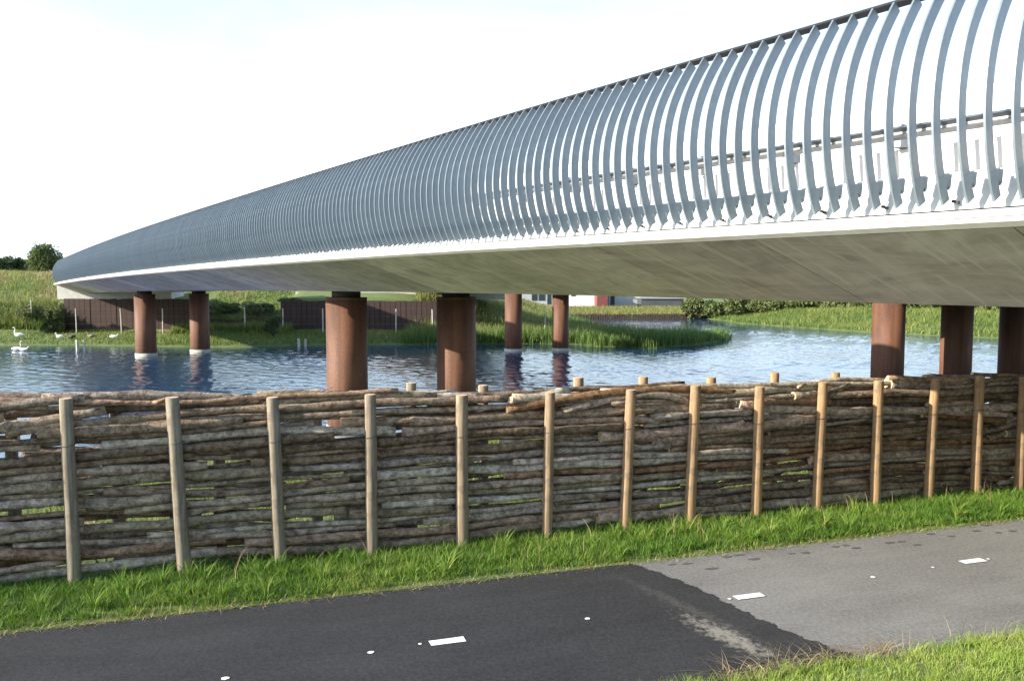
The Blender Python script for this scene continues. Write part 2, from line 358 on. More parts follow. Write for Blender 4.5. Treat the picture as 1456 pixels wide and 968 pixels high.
for i in range(46):
    lam = .18*(7.0**(i/45)); a_ = wr.normal(1.1, .62); k_ = 2*math.pi/lam
    amp = .0040*lam**.7*wr.uniform(.6, 1.3)
    WZ += amp*np.sin(k_*(WX*math.cos(a_)+WY*math.sin(a_)) + wr.uniform(0, 6.28) + .8*np.sin(WX*.31*wr.uniform(.5, 1.5)+WY*.23*wr.uniform(.5, 1.5)))
calm = .30 + .70*np.clip(.5 + .6*bumpy(WX*.35, WY*.6, 1.), 0, 1)
calm *= .35 + .65*ss(.3, 6, -sd_water(WX, WY))
WZ = WL + WZ*calm
n_, m_ = WX.shape; i_ = (np.arange(n_-1)[:, None]*m_ + np.arange(m_-1)[None, :]).ravel()
Qw = np.stack([i_, i_+1, i_+m_+1, i_+m_], 1); Vw = np.stack([WX.ravel(), WY.ravel(), WZ.ravel()], 1)
lo = WL-.06; b_ = len(Vw)
Vw = np.concatenate([Vw, np.array([(-400,-60,lo),(90,-60,lo),(90,260,lo),(-400,260,lo)])]); Qw = np.concatenate([Qw, [[b_, b_+1, b_+2, b_+3]]])
tag(obj('lake_water', fastmesh('lake_water', Vw, Qw), M['water']), 'rippled blue lake water under the bridges', kind='structure')

# ---------------------------------------------------------------- cycle path
UD = np.array([1, .311])/math.hypot(1, .311); ND = np.array([-UD[1], UD[0]])
O0 = np.array([0, FX[1]])
def fp(u, d, z=0.): q = O0 + UD*u + ND*d; return (q[0], q[1], z)
def uof(x, y): q = np.array([x, y]) - O0; return q@UD, q@ND
dn, dfar = -3.75, -1.12
def sheet(name, u0, u1, z, rows, mat):
    V = []; Fc = []
    for i in range(rows+1):
        d = dfar + (dn-dfar)*i/rows
        a = u0(d) if callable(u0) else u0; b = u1(d) if callable(u1) else u1
        V += [fp(a, d + (.03*math.sin(7*a) if False else 0), z), fp(b, d, z)]
        if i: Fc.append((2*i-2, 2*i, 2*i+1, 2*i-1))
    return obj(name, mesh(name, V, Fc), mat)
tag(sheet('cycle_path', -60, 80, 0, 1, M['old_asphalt']), 'light grey older asphalt of the cycle path', kind='structure')
ua, da = uof(*on(905, 803, 0)); ub, db = uof(*on(1187, 921, 0))
def edge(d):
    q = (d-da)/(db-da)
    return ua + (ub-ua)*q + .05*math.sin(q*6) + random.uniform(-.018, .018) + .018*math.sin(q*61)
tag(sheet('dark_asphalt', -60, edge, .004, 170, M['new_asphalt']), 'darker newer asphalt on the left half of the path', kind='structure')
def dash(x, y, L, W, name='road_marking', z=.0085):
    u, d = uof(*on(x, y, 0)); n = 12
    V = []
    if L > W*1.6: V = [fp(u+sx*L/2+random.uniform(-.004,.004), d+sy*W/2+random.uniform(-.003,.003), z) for sx, sy in ((-1,-1),(0,-1),(1,-1),(1,1),(0,1),(-1,1))]
    else: V = [fp(u+math.cos(k*math.pi*2/n)*L/2*random.uniform(.8, 1.1), d+math.sin(k*math.pi*2/n)*W/2*random.uniform(.8, 1.1), z) for k in range(n)]
    return tag(obj(name, mesh(name, V, [tuple(range(len(V)))]), M['paint']), kind='structure')
for x, y in ((636,912),(1065,848),(1383,798)): dash(x, y, .30, .10)
for x, y, s_ in ((835,880,.045),(527,928,.05),(597,916,.03),(1037,852,.035),(1241,821,.05),(320,965,.055),(1326,807,.035),(1405,795,.035)): dash(x, y, s_*1.1, s_)
mb = MB()
for x, y in ((345,227),(393,224),(517,203),(557,197),(723,193),(765,190),(860,171),(893,167),(1033,158),(1068,155),(1160,131),(1118,165),(1225,138),(1305,121),(1375,127),(1420,122),(470,240),(605,210),(925,175),(1335,104)):
    u, d = uof(*on(800+x/2.2195, 700+y/2.2195, 0)); a = random.uniform(.05, .085); b = random.uniform(.02, .035)
    mb.add([fp(u+a*math.cos(k*.524)*random.uniform(.7, 1.1), d+b*math.sin(k*.524)*random.uniform(.7, 1.1), .0042) for k in range(12)], [tuple(range(12))])
tag(obj('asphalt_stains', mb.mesh('asphalt_stains'), M['stain']), 'dark damp blotches along the far side of the light asphalt', kind='structure')

# ---------------------------------------------------------------- bridges
class Line:
    def __init__(s, ang, k=0., dzt=None):
        a = R(ang); s.n = np.array([math.cos(a), math.sin(a)]); s.u = np.array([-math.sin(a), math.cos(a)]); s.k = k; s.dzt = dzt
    def dz(s, q): return float(np.interp(q, *s.dzt)) if s.dzt else 0.
    def P(s, q, p, v):
        pp = p + (s.k*(q-15)**2 if q > 15 else 0)
        w_ = s.n*pp + s.u*q; return (w_[0], w_[1], EYE + v + s.dz(q))
    def ang(s, q):
        d = 2*s.k*(q-15) if q > 15 else 0
        t_ = s.u + s.n*d; return math.atan2(t_[1], t_[0])
q_ = np.array([-30,-8,3,8,12,22,30,40,46,58,69,80.]); z_ = np.array([-.30,-.10,-.045,0,.02,.01,-.01,-.07,-.12,-.24,-.40,-.58])
qf = np.linspace(-30, 80, 221); zf_ = np.interp(qf, q_, z_); zf_ = np.convolve(np.pad(zf_, 8, 'edge'), np.ones(17)/17, 'valid')
L1 = Line(ANG, .00011, (qf, zf_)); L2 = Line(30.2, 0., (qf, zf_*.8))
YE = 66.0
def send(L, p, YE): return (YE - L.n[1]*p)/L.u[1]
def extrude(L, prof, q0, q1, step=2.0, off=(0,0,0), close=True, skew=None, nm='part'):
    """profile [(p, v)] swept along the bridge; the far end is cut to the line Y = skew"""
    if skew: q1 = send(L, 10 if not callable(prof) else 28, skew)
    ns = max(1, int(round((q1-q0)/step))); V = []; Fc = []; k = len(prof(0) if callable(prof) else prof)
    for i in range(ns+1):
        for p, v in (prof(q0+(q1-q0)*i/ns) if callable(prof) else prof):
            e = send(L, p, skew) if skew else q1
            q = q0 + (e-q0)*i/ns; c = L.P(q, p, v); V.append((c[0]-off[0], c[1]-off[1], c[2]-off[2]))
    for i in range(ns):
        for j in range(k if close else k-1):
            a = i*k+j; b = i*k+(j+1) % k; Fc.append((a, b, b+k, a+k))
    if close: Fc.append(tuple(range(k))); Fc.append(tuple(reversed(range(ns*k, ns*k+k))))
    return mesh(nm, V, Fc)
def bridge(L, pf, p_end, YE, label, qn=-24):
    """pf = distance of the near edge; returns the root"""
    o = L.P(10, pf+2, -.2); root = empty('road_bridge', o, label, 'bridge')
    a = pf
    # core slab
    obj('deck', extrude(L, (lambda q: [(a+.16,.50),(a+2.15,-.10),(p_end(q)-2,-.10),(p_end(q)-.1,.50),(p_end(q)-.1,.82),(a+.4,.82)]), qn, 0, 1.5, o, skew=YE, nm='deck'), M['soffit'], root)
    obj('soffit_slab', extrude(L, (lambda q: [(a+2.16,-.185),(p_end(q)-2.02,-.185),(p_end(q)-2.02,-.104),(a+2.16,-.104)]), qn, 0, 1.5, o, skew=YE, nm='soffit_slab'), M['soffit'], root)
    obj('edge_beam', extrude(L, [(a+.02,.485),(a-.045,.525),(a-.05,.565),(a+.13,.565),(a+.13,.485)], qn, 0, 1.0, o, skew=YE, nm='edge_beam'), M['concrete'], root)
    obj('edge_ledge', extrude(L, [(a-.062,.568),(a-.058,.605),(a+.02,.632),(a+.42,.66),(a+.42,.568)], qn, 0, 1.0, o, skew=YE, nm='edge_ledge'), M['ledge'], root)
    return root, o
b1, o1 = bridge(L1, 6.70, lambda q: 16.5, YE, 'long road bridge with a curved louvre screen of grey steel ribs, in front')
a = 6.70
# precast soffit panels with open joints
q = -24.0; PL = 2.45
while q < 76:
    lastp = q + PL > send(L1, 8, YE) - .6
    pr = [(a+.035,.482),(a+2.10,-.186),(a+2.15,-.186),(a+2.15,-.11),(a+.14,.49)]
    me = extrude(L1, pr, q, q+PL-.018, 1.2, o1, skew=YE if lastp else None, nm='soffit_panel')
    obj('soffit_panel', me, M['soffit'], b1)
    if lastp: break
    q += PL
# white plate behind the feet of the ribs, with a folded top
obj('foot_plate', extrude(L1, [(a+.20,.66),(a+.30,.98),(a+.42,1.00),(a+.42,.98),(a+.32,.96),(a+.23,.66)], -24, 0, 1.0, o1, skew=YE, nm='foot_plate'), M['white'], b1)
# rib: an arc of flat bar with a bracket foot.  local x = along, y = outwards, z = up
CY, CZ, RR = -(8.17), 1.28, 1.62; PR = 6.75
RPV = [.688,.80,.913,1.133,1.309,1.45,1.575,1.70,1.922,2.089,2.30,2.53]; RPP = [6.75,6.695,6.645,6.582,6.553,6.545,6.547,6.562,6.612,6.682,6.80,6.965]
def rib_mesh(depth=.112, th=.018):
    V = []; Fc = []; n = 26; a0, a1 = R(-21.5), R(82)
    vv = np.linspace(.688, 2.53, n+1); cf = np.polyfit(RPV, RPP, 5); pp = np.polyval(cf, vv); dp = np.polyval(np.polyder(cf), vv)
    prof = []
    for v_, p_, d_ in zip(vv, pp, dp):
        L_ = math.hypot(1, d_); iy, iz = p_ + depth/L_, v_ - depth*d_/L_
        prof.append(((PR - p_, v_ - .62), (PR - iy, iz - .62)))
    for (o_, i_) in prof:
        V += [(-th/2, o_[0], o_[1]), (th/2, o_[0], o_[1]), (th/2, i_[0], i_[1]), (-th/2, i_[0], i_[1])]
    for i in range(n):
        for j in range(4): b = i*4; Fc.append((b+j, b+4+j, b+4+(j+1) % 4, b+(j+1) % 4))
    Fc += [(0,1,2,3), (n*4+3, n*4+2, n*4+1, n*4)]
    # bracket foot: polygon in the y-z plane, from the inner edge of the bar back to the plate
    oy, oz = prof[0][0]; iy, iz = prof[3][1]
    pg = [(oy, oz), (prof[3][0][0], prof[3][0][1]), (iy, iz), (iy-.115, iz+.012), (iy-.10, iz-.10), (iy-.075, iz-.12), (iy-.07, iz-.09), (iy-.05, iz-.085)]
    b = len(V); t2 = th*.62
    V += [(-t2, y, z) for y, z in pg] + [(t2, y, z) for y, z in pg]; k = len(pg)
    Fc += [tuple(range(b, b+k))[::-1], tuple(range(b+k, b+2*k))] + [(b+j, b+(j+1) % k, b+k+(j+1) % k, b+k+j) for j in range(k)]
    return V, Fc
RV, RF = rib_mesh(); ribme = mesh('rib', RV, RF); ribme.materials.append(M['steel'])
def taper(q): return 1 - .03*float(ss(38, 74, np.array(q)))
SP = .2; qs = [1.9 + SP*i for i in range(400) if 1.9 + SP*i < send(L1, 6.9, YE)-.1]
for q in qs[:299]:
    x, y, z = L1.P(q, PR, .62)
    r_ = obj('rib', ribme, None, b1, (x-o1[0], y-o1[1], z-o1[2]), L1.ang(q)); r_.scale.z = taper(q)
RVn = np.array(RV); allV = []; allF = []
for q in qs[299:] + [1.9 - SP*i for i in range(1, 28)]:
    x, y, z = L1.P(q, PR, .62); an = L1.ang(q); c, s_ = math.cos(an), math.sin(an); b = len(allV)*len(RV)
    W = np.stack([RVn[:,0]*c-RVn[:,1]*s_+x-o1[0], RVn[:,0]*s_+RVn[:,1]*c+y-o1[1], RVn[:,2]*taper(q)+z-o1[2]], 1)
    allV.append(W); allF += [tuple(i+b for i in f_) for f_ in RF]
tag(obj('rib_row', mesh('rib_row', np.concatenate(allV), allF), M['steel'], b1), kind='stuff')
# cover plate along the upper ends of the ribs
prof = [(6.955,2.535),(7.05,2.555),(7.14,2.535),(7.14,2.523),(7.05,2.543),(6.96,2.522)]
def top_plate():
    V = []; Fc = []; k = len(prof); n = 140; q0 = -3.4
    for i in range(n+1):
        for p_, v_ in prof:
            e = send(L1, p_, YE); q = q0+(e-q0)*i/n; c = L1.P(q, p_, .62+(v_-.62)*taper(q)); V.append((c[0]-o1[0], c[1]-o1[1], c[2]-o1[2]))
    for i in range(n):
        for j in range(k): Fc.append((i*k+j, i*k+(j+1) % k, (i+1)*k+(j+1) % k, (i+1)*k+j))
    Fc += [tuple(range(k)), tuple(reversed(range(n*k, n*k+k)))]
    return mesh('cover_plate', V, Fc)
obj('cover_plate', top_plate(), M['topplate'], b1)
# bolt pairs through the foot plate
mb = MB()
for i in range(64):
    q = 2.2 + i*.62; 
    if q > 40: break
    for dq, dv in ((0, 0), (.03, .012)):
        c = np.array(L1.P(q+dq, a+.195, .715+dv)) - np.array(o1); e = np.array([*(-L1.n*.035), 0])
        mb.tube([c, c+e], .014, 6)
tag(obj('bolts', mb.mesh('bolts'), M['bolt'], b1), kind='stuff')
# parapet, far-side barrier
obj('kerb_parapet', extrude(L1, [(8.12,.83),(8.12,1.42),(8.40,1.42),(8.40,.83)], -24, 0, 1.5, o1, skew=YE, nm='kerb_parapet'), M['barrier'], b1)
nb = empty('noise_barrier', L1.P(20, 15.9, .82), 'tall white panel barrier along the far edge of the deck, seen through the ribs', 'barrier'); onb = L1.P(20, 15.9, .82)
q = -20.
while q < 66:
    obj('panel', extrude(L1, [(15.9,.825),(15.9,3.70),(16.0,3.70),(16.0,.825)], q, q+3.96, 2, onb, nm='panel'), M['barrier'], nb)
    mb = MB(); c = np.array(L1.P(q+3.98, 15.88, .825)) - np.array(onb); mb.box(c[0]-.05, c[0]+.05, c[1]-.05, c[1]+.05, c[2], c[2]+2.95)
    obj('post', mb.mesh('post'), M['barrier'], nb); q += 4.0
# guard rail on brackets
og = L1.P(10, 8.0, 1.42)
gr = empty('guard_rail', og, 'grey steel guard rail on short brackets behind the ribs of the front bridge', 'guard rail')
obj('rail', extrude(L1, [(7.99,1.50),(7.93,1.53),(7.99,1.555),(7.99,1.575),(7.93,1.605),(7.99,1.635),(8.01,1.635),(8.01,1.50)], -20, 0, 1.0, og, skew=YE-1, nm='rail'), M['rail'], gr)
bk = MB(); bk.box(-.05,.05,-.15,.06,-.13,.10); bkm = bk.mesh('bracket'); bkm.materials.append(M['rail'])
q = -6.
while q < 60:
    c = L1.P(q, 8.06, 1.56); obj('bracket', bkm, None, gr, (c[0]-og[0], c[1]-og[1], c[2]-og[2]), L1.ang(q)); q += 1.33

# piers
def cyl(r0, r1, z0, z1, n=40, rings=2, nm='shaft'):
    mb = MB(); mb.tube([(0, 0, z0+(z1-z0)*i/(rings-1)) for i in range(rings)], [r0+(r1-r0)*i/(rings-1) for i in range(rings)], n)
    me = mb.mesh(nm)
    for p_ in me.polygons: p_.use_smooth = len(p_.vertices) == 4
    return me
def pier(root, o, x, y, top, r=.6):
    e = obj('pier', cyl(r, r, WL-1.6, top-.19, 48), M['rust'], root, (x-o[0], y-o[1], -o[2]))
    obj('neck', cyl(r*.70, r*.70, top-.188, top+.03, 32, nm='neck'), M['dark'], e)
    obj('rim', cyl(r+.012, r+.012, top-.27, top-.2, 48, nm='rim'), M['rust'], e)
    obj('base_collar', cyl(r+.035, r+.035, WL-.5, WL+.17, 48, nm='base_collar'), M['collar'], e)
    obj('weld_band', cyl(r+.006, r+.006, WL+.46, WL+.50, 48, nm='weld_band'), M['rust'], e)
for x, y, q in ((-4.9, 23.94, 22.5), (-1.71, 24.81, 22.5), (-22.31, 49.17, 53), (-20.1, 52.0, 53), (12.6, -1.2, -8), (15.4, .6, -8)):
    pier(b1, o1, x, y, EYE - .185 + L1.dz(q))
b2, o2 = bridge(L2, 26.0, lambda q: 34.4 + 4.0*(1-float(ss(22, 42, np.array(q)))), 75.0, 'second road bridge behind, seen only below the deck of the front one', -30)
m1 = on(730, 499, WL); m2 = on(797, 498, WL)
for x, y, q, r_ in ((*m1, 46, .555), (*m2, 46, .54), (14.75, 31.65, 20, .6), (18.45, 33.5, 20, .6), (21.55, 34.6, 20, .6)):
    pier(b2, o2, x, y, EYE - .185 + L2.dz(q), r_)
obj('parapet', extrude(L2, [(26.3,.67),(26.3,1.5),(26.5,1.5),(26.5,.67)], -30, 0, 3, o2, skew=75, nm='parapet'), M['concrete'], b2)
# abutments
def abut(name, x0, x1, Y, ztop, zb, label, parent_loc):
    e = empty(name, ((x0+x1)/2, Y, 0), label, 'abutment'); cx = (x0+x1)/2
    mb = MB(); mb.box(x0-cx, x1-cx, 0, 2.6, zb, ztop); obj('bearing_beam', mb.mesh('bearing_beam'), M['concrete'], e)
    mb = MB(); mb.box(x0-cx+.3, x1-cx-.3, 1.6, 3.4, ztop+.003, ztop+.5); obj('back_wall', mb.mesh('back_wall'), M['concrete'], e)
    mb = MB()
    for i in range(4):
        xx = x0-cx+1.4+i*(x1-x0-2.8)/3; mb.box(xx-.25, xx+.25, .4, .9, ztop+.003, ztop+.16)
    obj('bearings', mb.mesh('bearings'), M['dark'], e)
x0, _ = far(81, 410, YE-.6); x1, _ = far(243, 410, YE-.6)
_, zt = far(243, 414.5, YE-.6); _, zb = far(243, 425.5, YE-.6)
abut('bridge_abutment', x0, x1, YE-.6, zt, zb, 'pale concrete abutment at the left end of the front bridge', None)
mb = MB(); yq = YE-.6; _, zc = far(81, 403.5, yq); mb.add([(x0,yq-.002,zt+.002),(x0+2.9,yq-.002,zt+.002),(x0,yq-.002,zc),(x0,yq+.6,zt+.002),(x0+2.9,yq+.6,zt+.002),(x0,yq+.6,zc)], [(0,1,2),(5,4,3),(0,3,4,1),(1,4,5,2),(2,5,3,0)])
cheek = obj('cheek_wall', mb.mesh('cheek_wall'), M['concrete']); ab = bpy.data.objects['bridge_abutment']; cheek.parent = ab; cheek.location = -ab.location
x0, _ = far(420, 412, 70); x1, _ = far(622, 412, 70); _, zt = far(420, 415, 70); _, zb = far(620, 425.5, 70)
abut('bridge_abutment', x0, x1+6, 70, zt, zb, 'pale concrete abutment of the rear bridge, behind the big near pier', None)

# ---------------------------------------------------------------- brown plank retaining wall and the wire fence before it
def plank_wall(xa, xb, Y, zlo, ztop_f, label):
    e = empty('retaining_wall', ((xa+xb)/2, Y, 0), label, 'retaining wall'); cx = (xa+xb)/2; x = xa
    while x < xb-.01:
        w_ = .42; mb = MB(); dy = random.uniform(-.02, .02)
        mb.box(x-cx+.012, x+w_-cx-.012, dy, dy+.1, zlo, ztop_f(x)+random.uniform(-.03, .03)); obj('plank', mb.mesh('plank'), M['plank'], e); x += w_
    mb = MB(); mb.box(xa-cx, xb-cx, .13, .2, zlo, min(ztop_f(xa), ztop_f(xb))-.1); obj('backing', mb.mesh('backing'), M['plank'], e)
_, zw1 = far(200, 425, WALLY); _, zwl = far(200, 454, WALLY); _, zb_ = far(200, 475, WALLY)
plank_wall(-40.0, -36.0, WALLY-.3, zb_, lambda x: .2+.1*math.sin(x), 'low brown plank wall at the foot of the grassy bank on the left')
plank_wall(-36.0, -26.0, WALLY, zb_, lambda x: zw1, 'tall dark brown plank wall under the left abutment')
plank_wall(-26.0, -18.6, WALLY+.1, zb_, lambda x: zwl+.1*math.sin(x*2), 'lower overgrown plank wall between the two abutments')
plank_wall(-18.6, -4.0, WALLY, zb_, lambda x: zw1-.15, 'dark brown plank wall in shade under the rear abutment')
wf = empty('wire_fence', (-22, 63.2, -.6), 'thin pale fence posts with wire in front of the brown wall', 'fence')
fxs = []
for px in (-20, 45, 108, 172, 231, 292, 348, 402, 459, 512, 563, 615, 668, 722, 775):
    x, _z = far(px, 450, 63.2); fxs.append(x); zg = float(height(np.array([x]), np.array([63.2]))[0])
    mb = MB(); mb.tube([(0,0,zg-.2+.6),(0,0,zg+.9+.6),(random.uniform(-.04,.04),0,zg+1.95+.6)], .05, 6); obj('post', mb.mesh('post'), M['polepost'], wf, (x+22, 0, 0))
for h_ in (.5, 1.1, 1.7):
    mb = MB(); mb.tube([(x+22, 0, .05+h_) for x in fxs], .0035, 4); obj('wire', mb.mesh('wire'), M['rail'], wf)
# ---------------------------------------------------------------- log fence
fe = empty('log_fence', (*fp(0, 0)[:2], 0), 'stacked log fence of crooked branches held between peeled posts beside the path', 'fence')
OF = np.array([*fp(0, 0)[:2], 0])
front = [(-620,1.9),(-415,1.88),(-225,1.9),(-60,1.9),(97,1.88),(252,1.85),(392,1.81),(527,1.80),(657,1.75),(780,1.74),(893,1.73),(985,1.75),(1078,1.70),(1166,1.72),(1247,1.71),(1325,1.69),(1390,1.71),(1452,1.66),(1505,1.68),(1555,1.68),(1600,1.66)]
lean = {97:.02, 252:.09, 392:.06, 893:-.07, 985:-.06, 780:-.04, 1166:-.05, 1078:-.02, 1325:-.05}
back = [(-500,1.8),(-310,1.85),(-140,1.8),(15,1.70),(165,1.80),(310,1.78),(449,1.86),(585,1.90),(687,1.84),(822,1.89),(914,1.87),(1010,1.83),(1100,1.86),(1186,1.83),(1268,1.70),(1345,1.68),(1412,1.70),(1475,1.7),(1530,1.7)]
GAPD = .46; posts_u = []
def add_post(px, top, dd, lx=0, r=.064):
    t_, _ = ray(px, 620 if dd == 0 else 600); Yl = (FX[1] + dd*1.0473)/(1-FX[0]*t_); X = t_*Yl; n = 10
    u, _d = uof(X, Yl)
    mb = MB(); rr = r*random.uniform(.92, 1.08)
    pts = [(lx*.5,0,-.35),(lx*.4,0,.0),(lx*.1+random.uniform(-.005,.005),0,.6),(-lx*.2+random.uniform(-.005,.005),random.uniform(-.006,.006),1.2),(-lx*.45,0,top-.012),(-lx*.45,0,top)]
    mb.tube(pts, [rr*1.08, rr*1.08, rr*1.04, rr, rr*.97, rr*.90], 12, 0, 1, .025)
    me = mb.mesh('post', False); 
    for p_ in me.polygons: p_.use_smooth = len(p_.vertices) == 4
    c = fp(u, dd)
    po = obj('post', me, [M['post'], M['sawn']], fe, (c[0]-OF[0], c[1]-OF[1], 0), random.uniform(0, .0))
    for zz in ((top-.47,) if dd == 0 else ()):
        mb = MB(); k = 14; ring = [(math.cos(2*math.pi*i/k)*(rr+.005), math.sin(2*math.pi*i/k)*(rr+.005), zz+.012*math.cos(2*math.pi*i/k)) for i in range(k+1)]
        mb.tube(ring, .0035, 4); obj('tie_wire', mb.mesh('tie_wire'), M['wire'], po)
    return u
for px, tp in front: posts_u.append((add_post(px, tp, 0, lean.get(px, 0)), tp))
for px, tp in back: add_post(px, tp-.045, GAPD)
pu = np.array([q[0] for q in posts_u]); pt = np.array([q[1] for q in posts_u])
U0, U1 = -8.9, 8.9; du = .04; ug = np.arange(U0, U1, du)
top_t = np.interp(ug, pu, pt) - .01
logs = 0; rs = random.Random(5); stack = []
def frange(a_, b_): return rs.uniform(a_, b_)
def add_log(us, zc, dd, r0, r1, mi, rough=.075, wig=.019):
    global logs
    L = us[-1]-us[0]; n = max(6, int(L/.13)); uu = np.linspace(us[0], us[-1], n); zz = np.interp(uu, us, zc)
    ph = [frange(0, 6.28) for _ in range(4)]
    pts = []; rad = []; knots = [(frange(us[0], us[-1]), frange(.12, .38)) for _ in range(rs.randint(1, 3))]
    flare = frange(0, .35) if rs.random() < .4 else 0
    for i, (u, z) in enumerate(zip(uu, zz)):
        q = i/(n-1); r = r0+(r1-r0)*q
        r *= 1 + rough*math.sin(u*9+ph[0]) + rough*.7*math.sin(u*23+ph[1]) + sum(a_*math.exp(-((u-k)/.06)**2) for k, a_ in knots)
        r *= 1 + flare*math.exp(-(q*L)/.25)
        dw = wig*math.sin(u*2.1+ph[2]) + wig*.5*math.sin(u*5.3+ph[3])
        c = fp(u, dd + dw*1.2, z + wig*.45*math.sin(u*3.7+ph[1])); pts.append((c[0]-OF[0], c[1]-OF[1], c[2])); rad.append(r)
    mid = np.array(pts[n//2]); pts = [np.array(p_)-mid for p_ in pts]
    # cut ends slightly oblique
    mb = MB(); mb.tube(pts, rad, 9, 0, 1, .085, sy=frange(.84, 1.0))
    if rs.random() < .30 and r0 > .03:               # a side branch cut short
        k = rs.randint(1, n-2); d = pts[min(k+2, n-1)]-pts[k]; d = d/np.linalg.norm(d); sgn = rs.choice((-1, 1)); ln = frange(.06, .22)
        v = d*sgn*.8 + np.array([ND[0]*-.35, ND[1]*-.35, frange(-.3, .45)]); v /= np.linalg.norm(v); rb = rad[k]*frange(.35, .6)
        mb.tube([pts[k], pts[k]+v*ln*.6, pts[k]+v*ln+np.array([0,0,frange(-.01,.02)])], [rb*1.3, rb, rb*.85], 7, 0, 1, .05)
    stack.append((L*(r0+r1)*(1. if dd < .23 else .45)*(1. if us[-1] > -4.9 else .2), mb, mi, tuple(mid))); logs += 1
def bark_for(u):
    k = rs.random(); q = min(1, max(0, (u+1.5)/5))
    w0, w1, w2, w3 = .40*(1-q)+.08*q, .40*(1-q)+.26*q, .10*(1-q)+.28*q, .10*(1-q)+.38*q
    return 0 if k < w0 else 1 if k < w0+w1 else 2 if k < w0+w1+w2 else 3
for layer, dd in ((0, .135), (1, .325)):
    H = np.zeros(len(ug)) + .02 + .05*np.sin(ug*1.3+layer)
    guard = 0
    while guard < 700 and logs < (300 if layer == 0 else 600):
        guard += 1
        ok = top_t - H > .05
        if ok.sum() < 4: break
        sc = H - .05*top_t + .07*np.interp(ug, np.linspace(U0, U1, 9), [frange(0, 1) for _ in range(9)])
        sc = np.where(ok, sc, 9); i0 = int(np.argmin(sc)); uc = ug[i0]; best = None
        dens = min(1, max(0, (uc+2)/4))
        for _c in range(26):
            L = frange(2.4, 5.4) if rs.random() < .85 else frange(.7, 1.6)
            r = frange(.034, .056) if rs.random() < .68 else frange(.050, .070) if rs.random() < .7 else frange(.024, .034)
            if uc > 2: r *= .90
            st_ = uc - L*frange(.1, .9); en = min(U1-.05, st_+L); st_ = max(U0, st_)
            if en-st_ < .5: continue
            i1, i2 = int((st_-U0)/du)+1, int((en-U0)/du); uu = ug[i1:i2]; h = H[i1:i2]
            if len(uu) < 8: continue
            xx = (uu-uu.mean())/(uu.max()-uu.min()); cf = np.polyfit(xx, h, 3 if L > 1.8 else 1)
            if len(cf) == 4: cf[0] *= .6; cf[1] *= .8
            fit = np.polyval(cf, xx); tr = frange(.7, 1.0); rr_ = r*(1+(tr-1)*(xx+.5))
            if rs.random() < .5: rr_ = rr_[::-1]
            off = np.quantile(h-fit, .80 if dens < .5 else .76); base_ = fit+off; c = base_ + rr_*.9
            gapc = np.maximum(base_-h, 0).mean(); over = (c+rr_*.9-top_t[i1:i2]).max()
            if over > .05 or np.abs(np.diff(c)).max()/du > .24: continue
            slope = abs(cf[-2])/L; bend = np.abs(np.diff(c, 2)).max()/du**2
            tops = c+rr_; newH = H.copy(); newH[i1:i2] = np.maximum(h, tops)
            lo_, hi_ = max(0, i1-25), i2+25; rough_ = np.abs(np.diff(newH[lo_:hi_])).sum()
            cost = gapc*(7 if uc < .8 else 9) + max(0, (base_-h).max()-.06)*2.5 + slope*2.2 + bend*.25 + rough_*.22 + frange(0, .05) - .05*L - (r-.045)*1.5
            if best is None or cost < best[0]: best = (cost, i1, i2, c, rr_)
        if best is None: H[max(0, i0-9):i0+10] += .018; H = np.convolve(np.pad(H, 3, 'edge'), np.ones(7)/7, 'valid')*.5 + H*.5; continue
        _, i1, i2, c, rr_ = best; uu = ug[i1:i2]
        if rs.random() < .35*(1-dens)+.1: c = c + frange(.008, .040)*(1-.6*dens)
        # wedge shorter sticks into any wide opening left underneath
        for _f in range(2):
            g_ = c - rr_ - H[i1:i2]; j0 = int(np.argmax(g_))
            if g_[j0] < (.16 if uu[j0] < .8 else .085): break
            ja = j0
            while ja > 0 and g_[ja-1] > .022: ja -= 1
            jb = j0
            while jb < len(g_)-1 and g_[jb+1] > .022: jb += 1
            if jb-ja < 8: break
            rf = min(.05, g_[j0]*.46); hh_ = H[i1:i2][ja:jb+1]; xx = np.linspace(-1, 1, jb-ja+1); cc = np.polyval(np.polyfit(xx, hh_+rf*.9, 2), xx)
            add_log(uu[ja:jb+1], cc, dd + frange(-.035, .035), rf, rf*.85, bark_for(uu[j0])); H[i1+ja:i1+jb+1] = np.maximum(hh_, cc+rf*.9)
        add_log(uu, c, dd + frange(-.035, .035), rr_[0], rr_[-1], bark_for(uc))
        H[i1:i2] = np.maximum(H[i1:i2], c + rr_*.88)
    # last pass: fill what is left below the top line, whatever its shape
    for _k in range(40):
        room = top_t + .01 - H
        if (room > .06).sum() < 6 : break
        i0 = int(np.argmax(room)); i1 = i0
        while i1 > 0 and room[i1-1] > .035: i1 -= 1
        i2 = i0
        while i2 < len(ug)-1 and room[i2+1] > .035: i2 += 1
        if i2-i1 > 85: k_ = rs.randint(0, i2-i1-80); i1 += k_; i2 = i1+80
        if i2-i1 < 8: i1 = max(0, i1-6); i2 = min(len(ug)-1, i2+6)
        uu = ug[i1:i2]; r = min(.062, max(.028, room[i0]*.45)); xx = np.linspace(-1, 1, len(uu))
        c = np.polyval(np.polyfit(xx, H[i1:i2]+r*.7, 2), xx); add_log(uu, c, dd + frange(-.03, .03), r, r*.85, bark_for(ug[i0]))
        H[i1:i2] = np.maximum(H[i1:i2]+.01, c+r*.9)
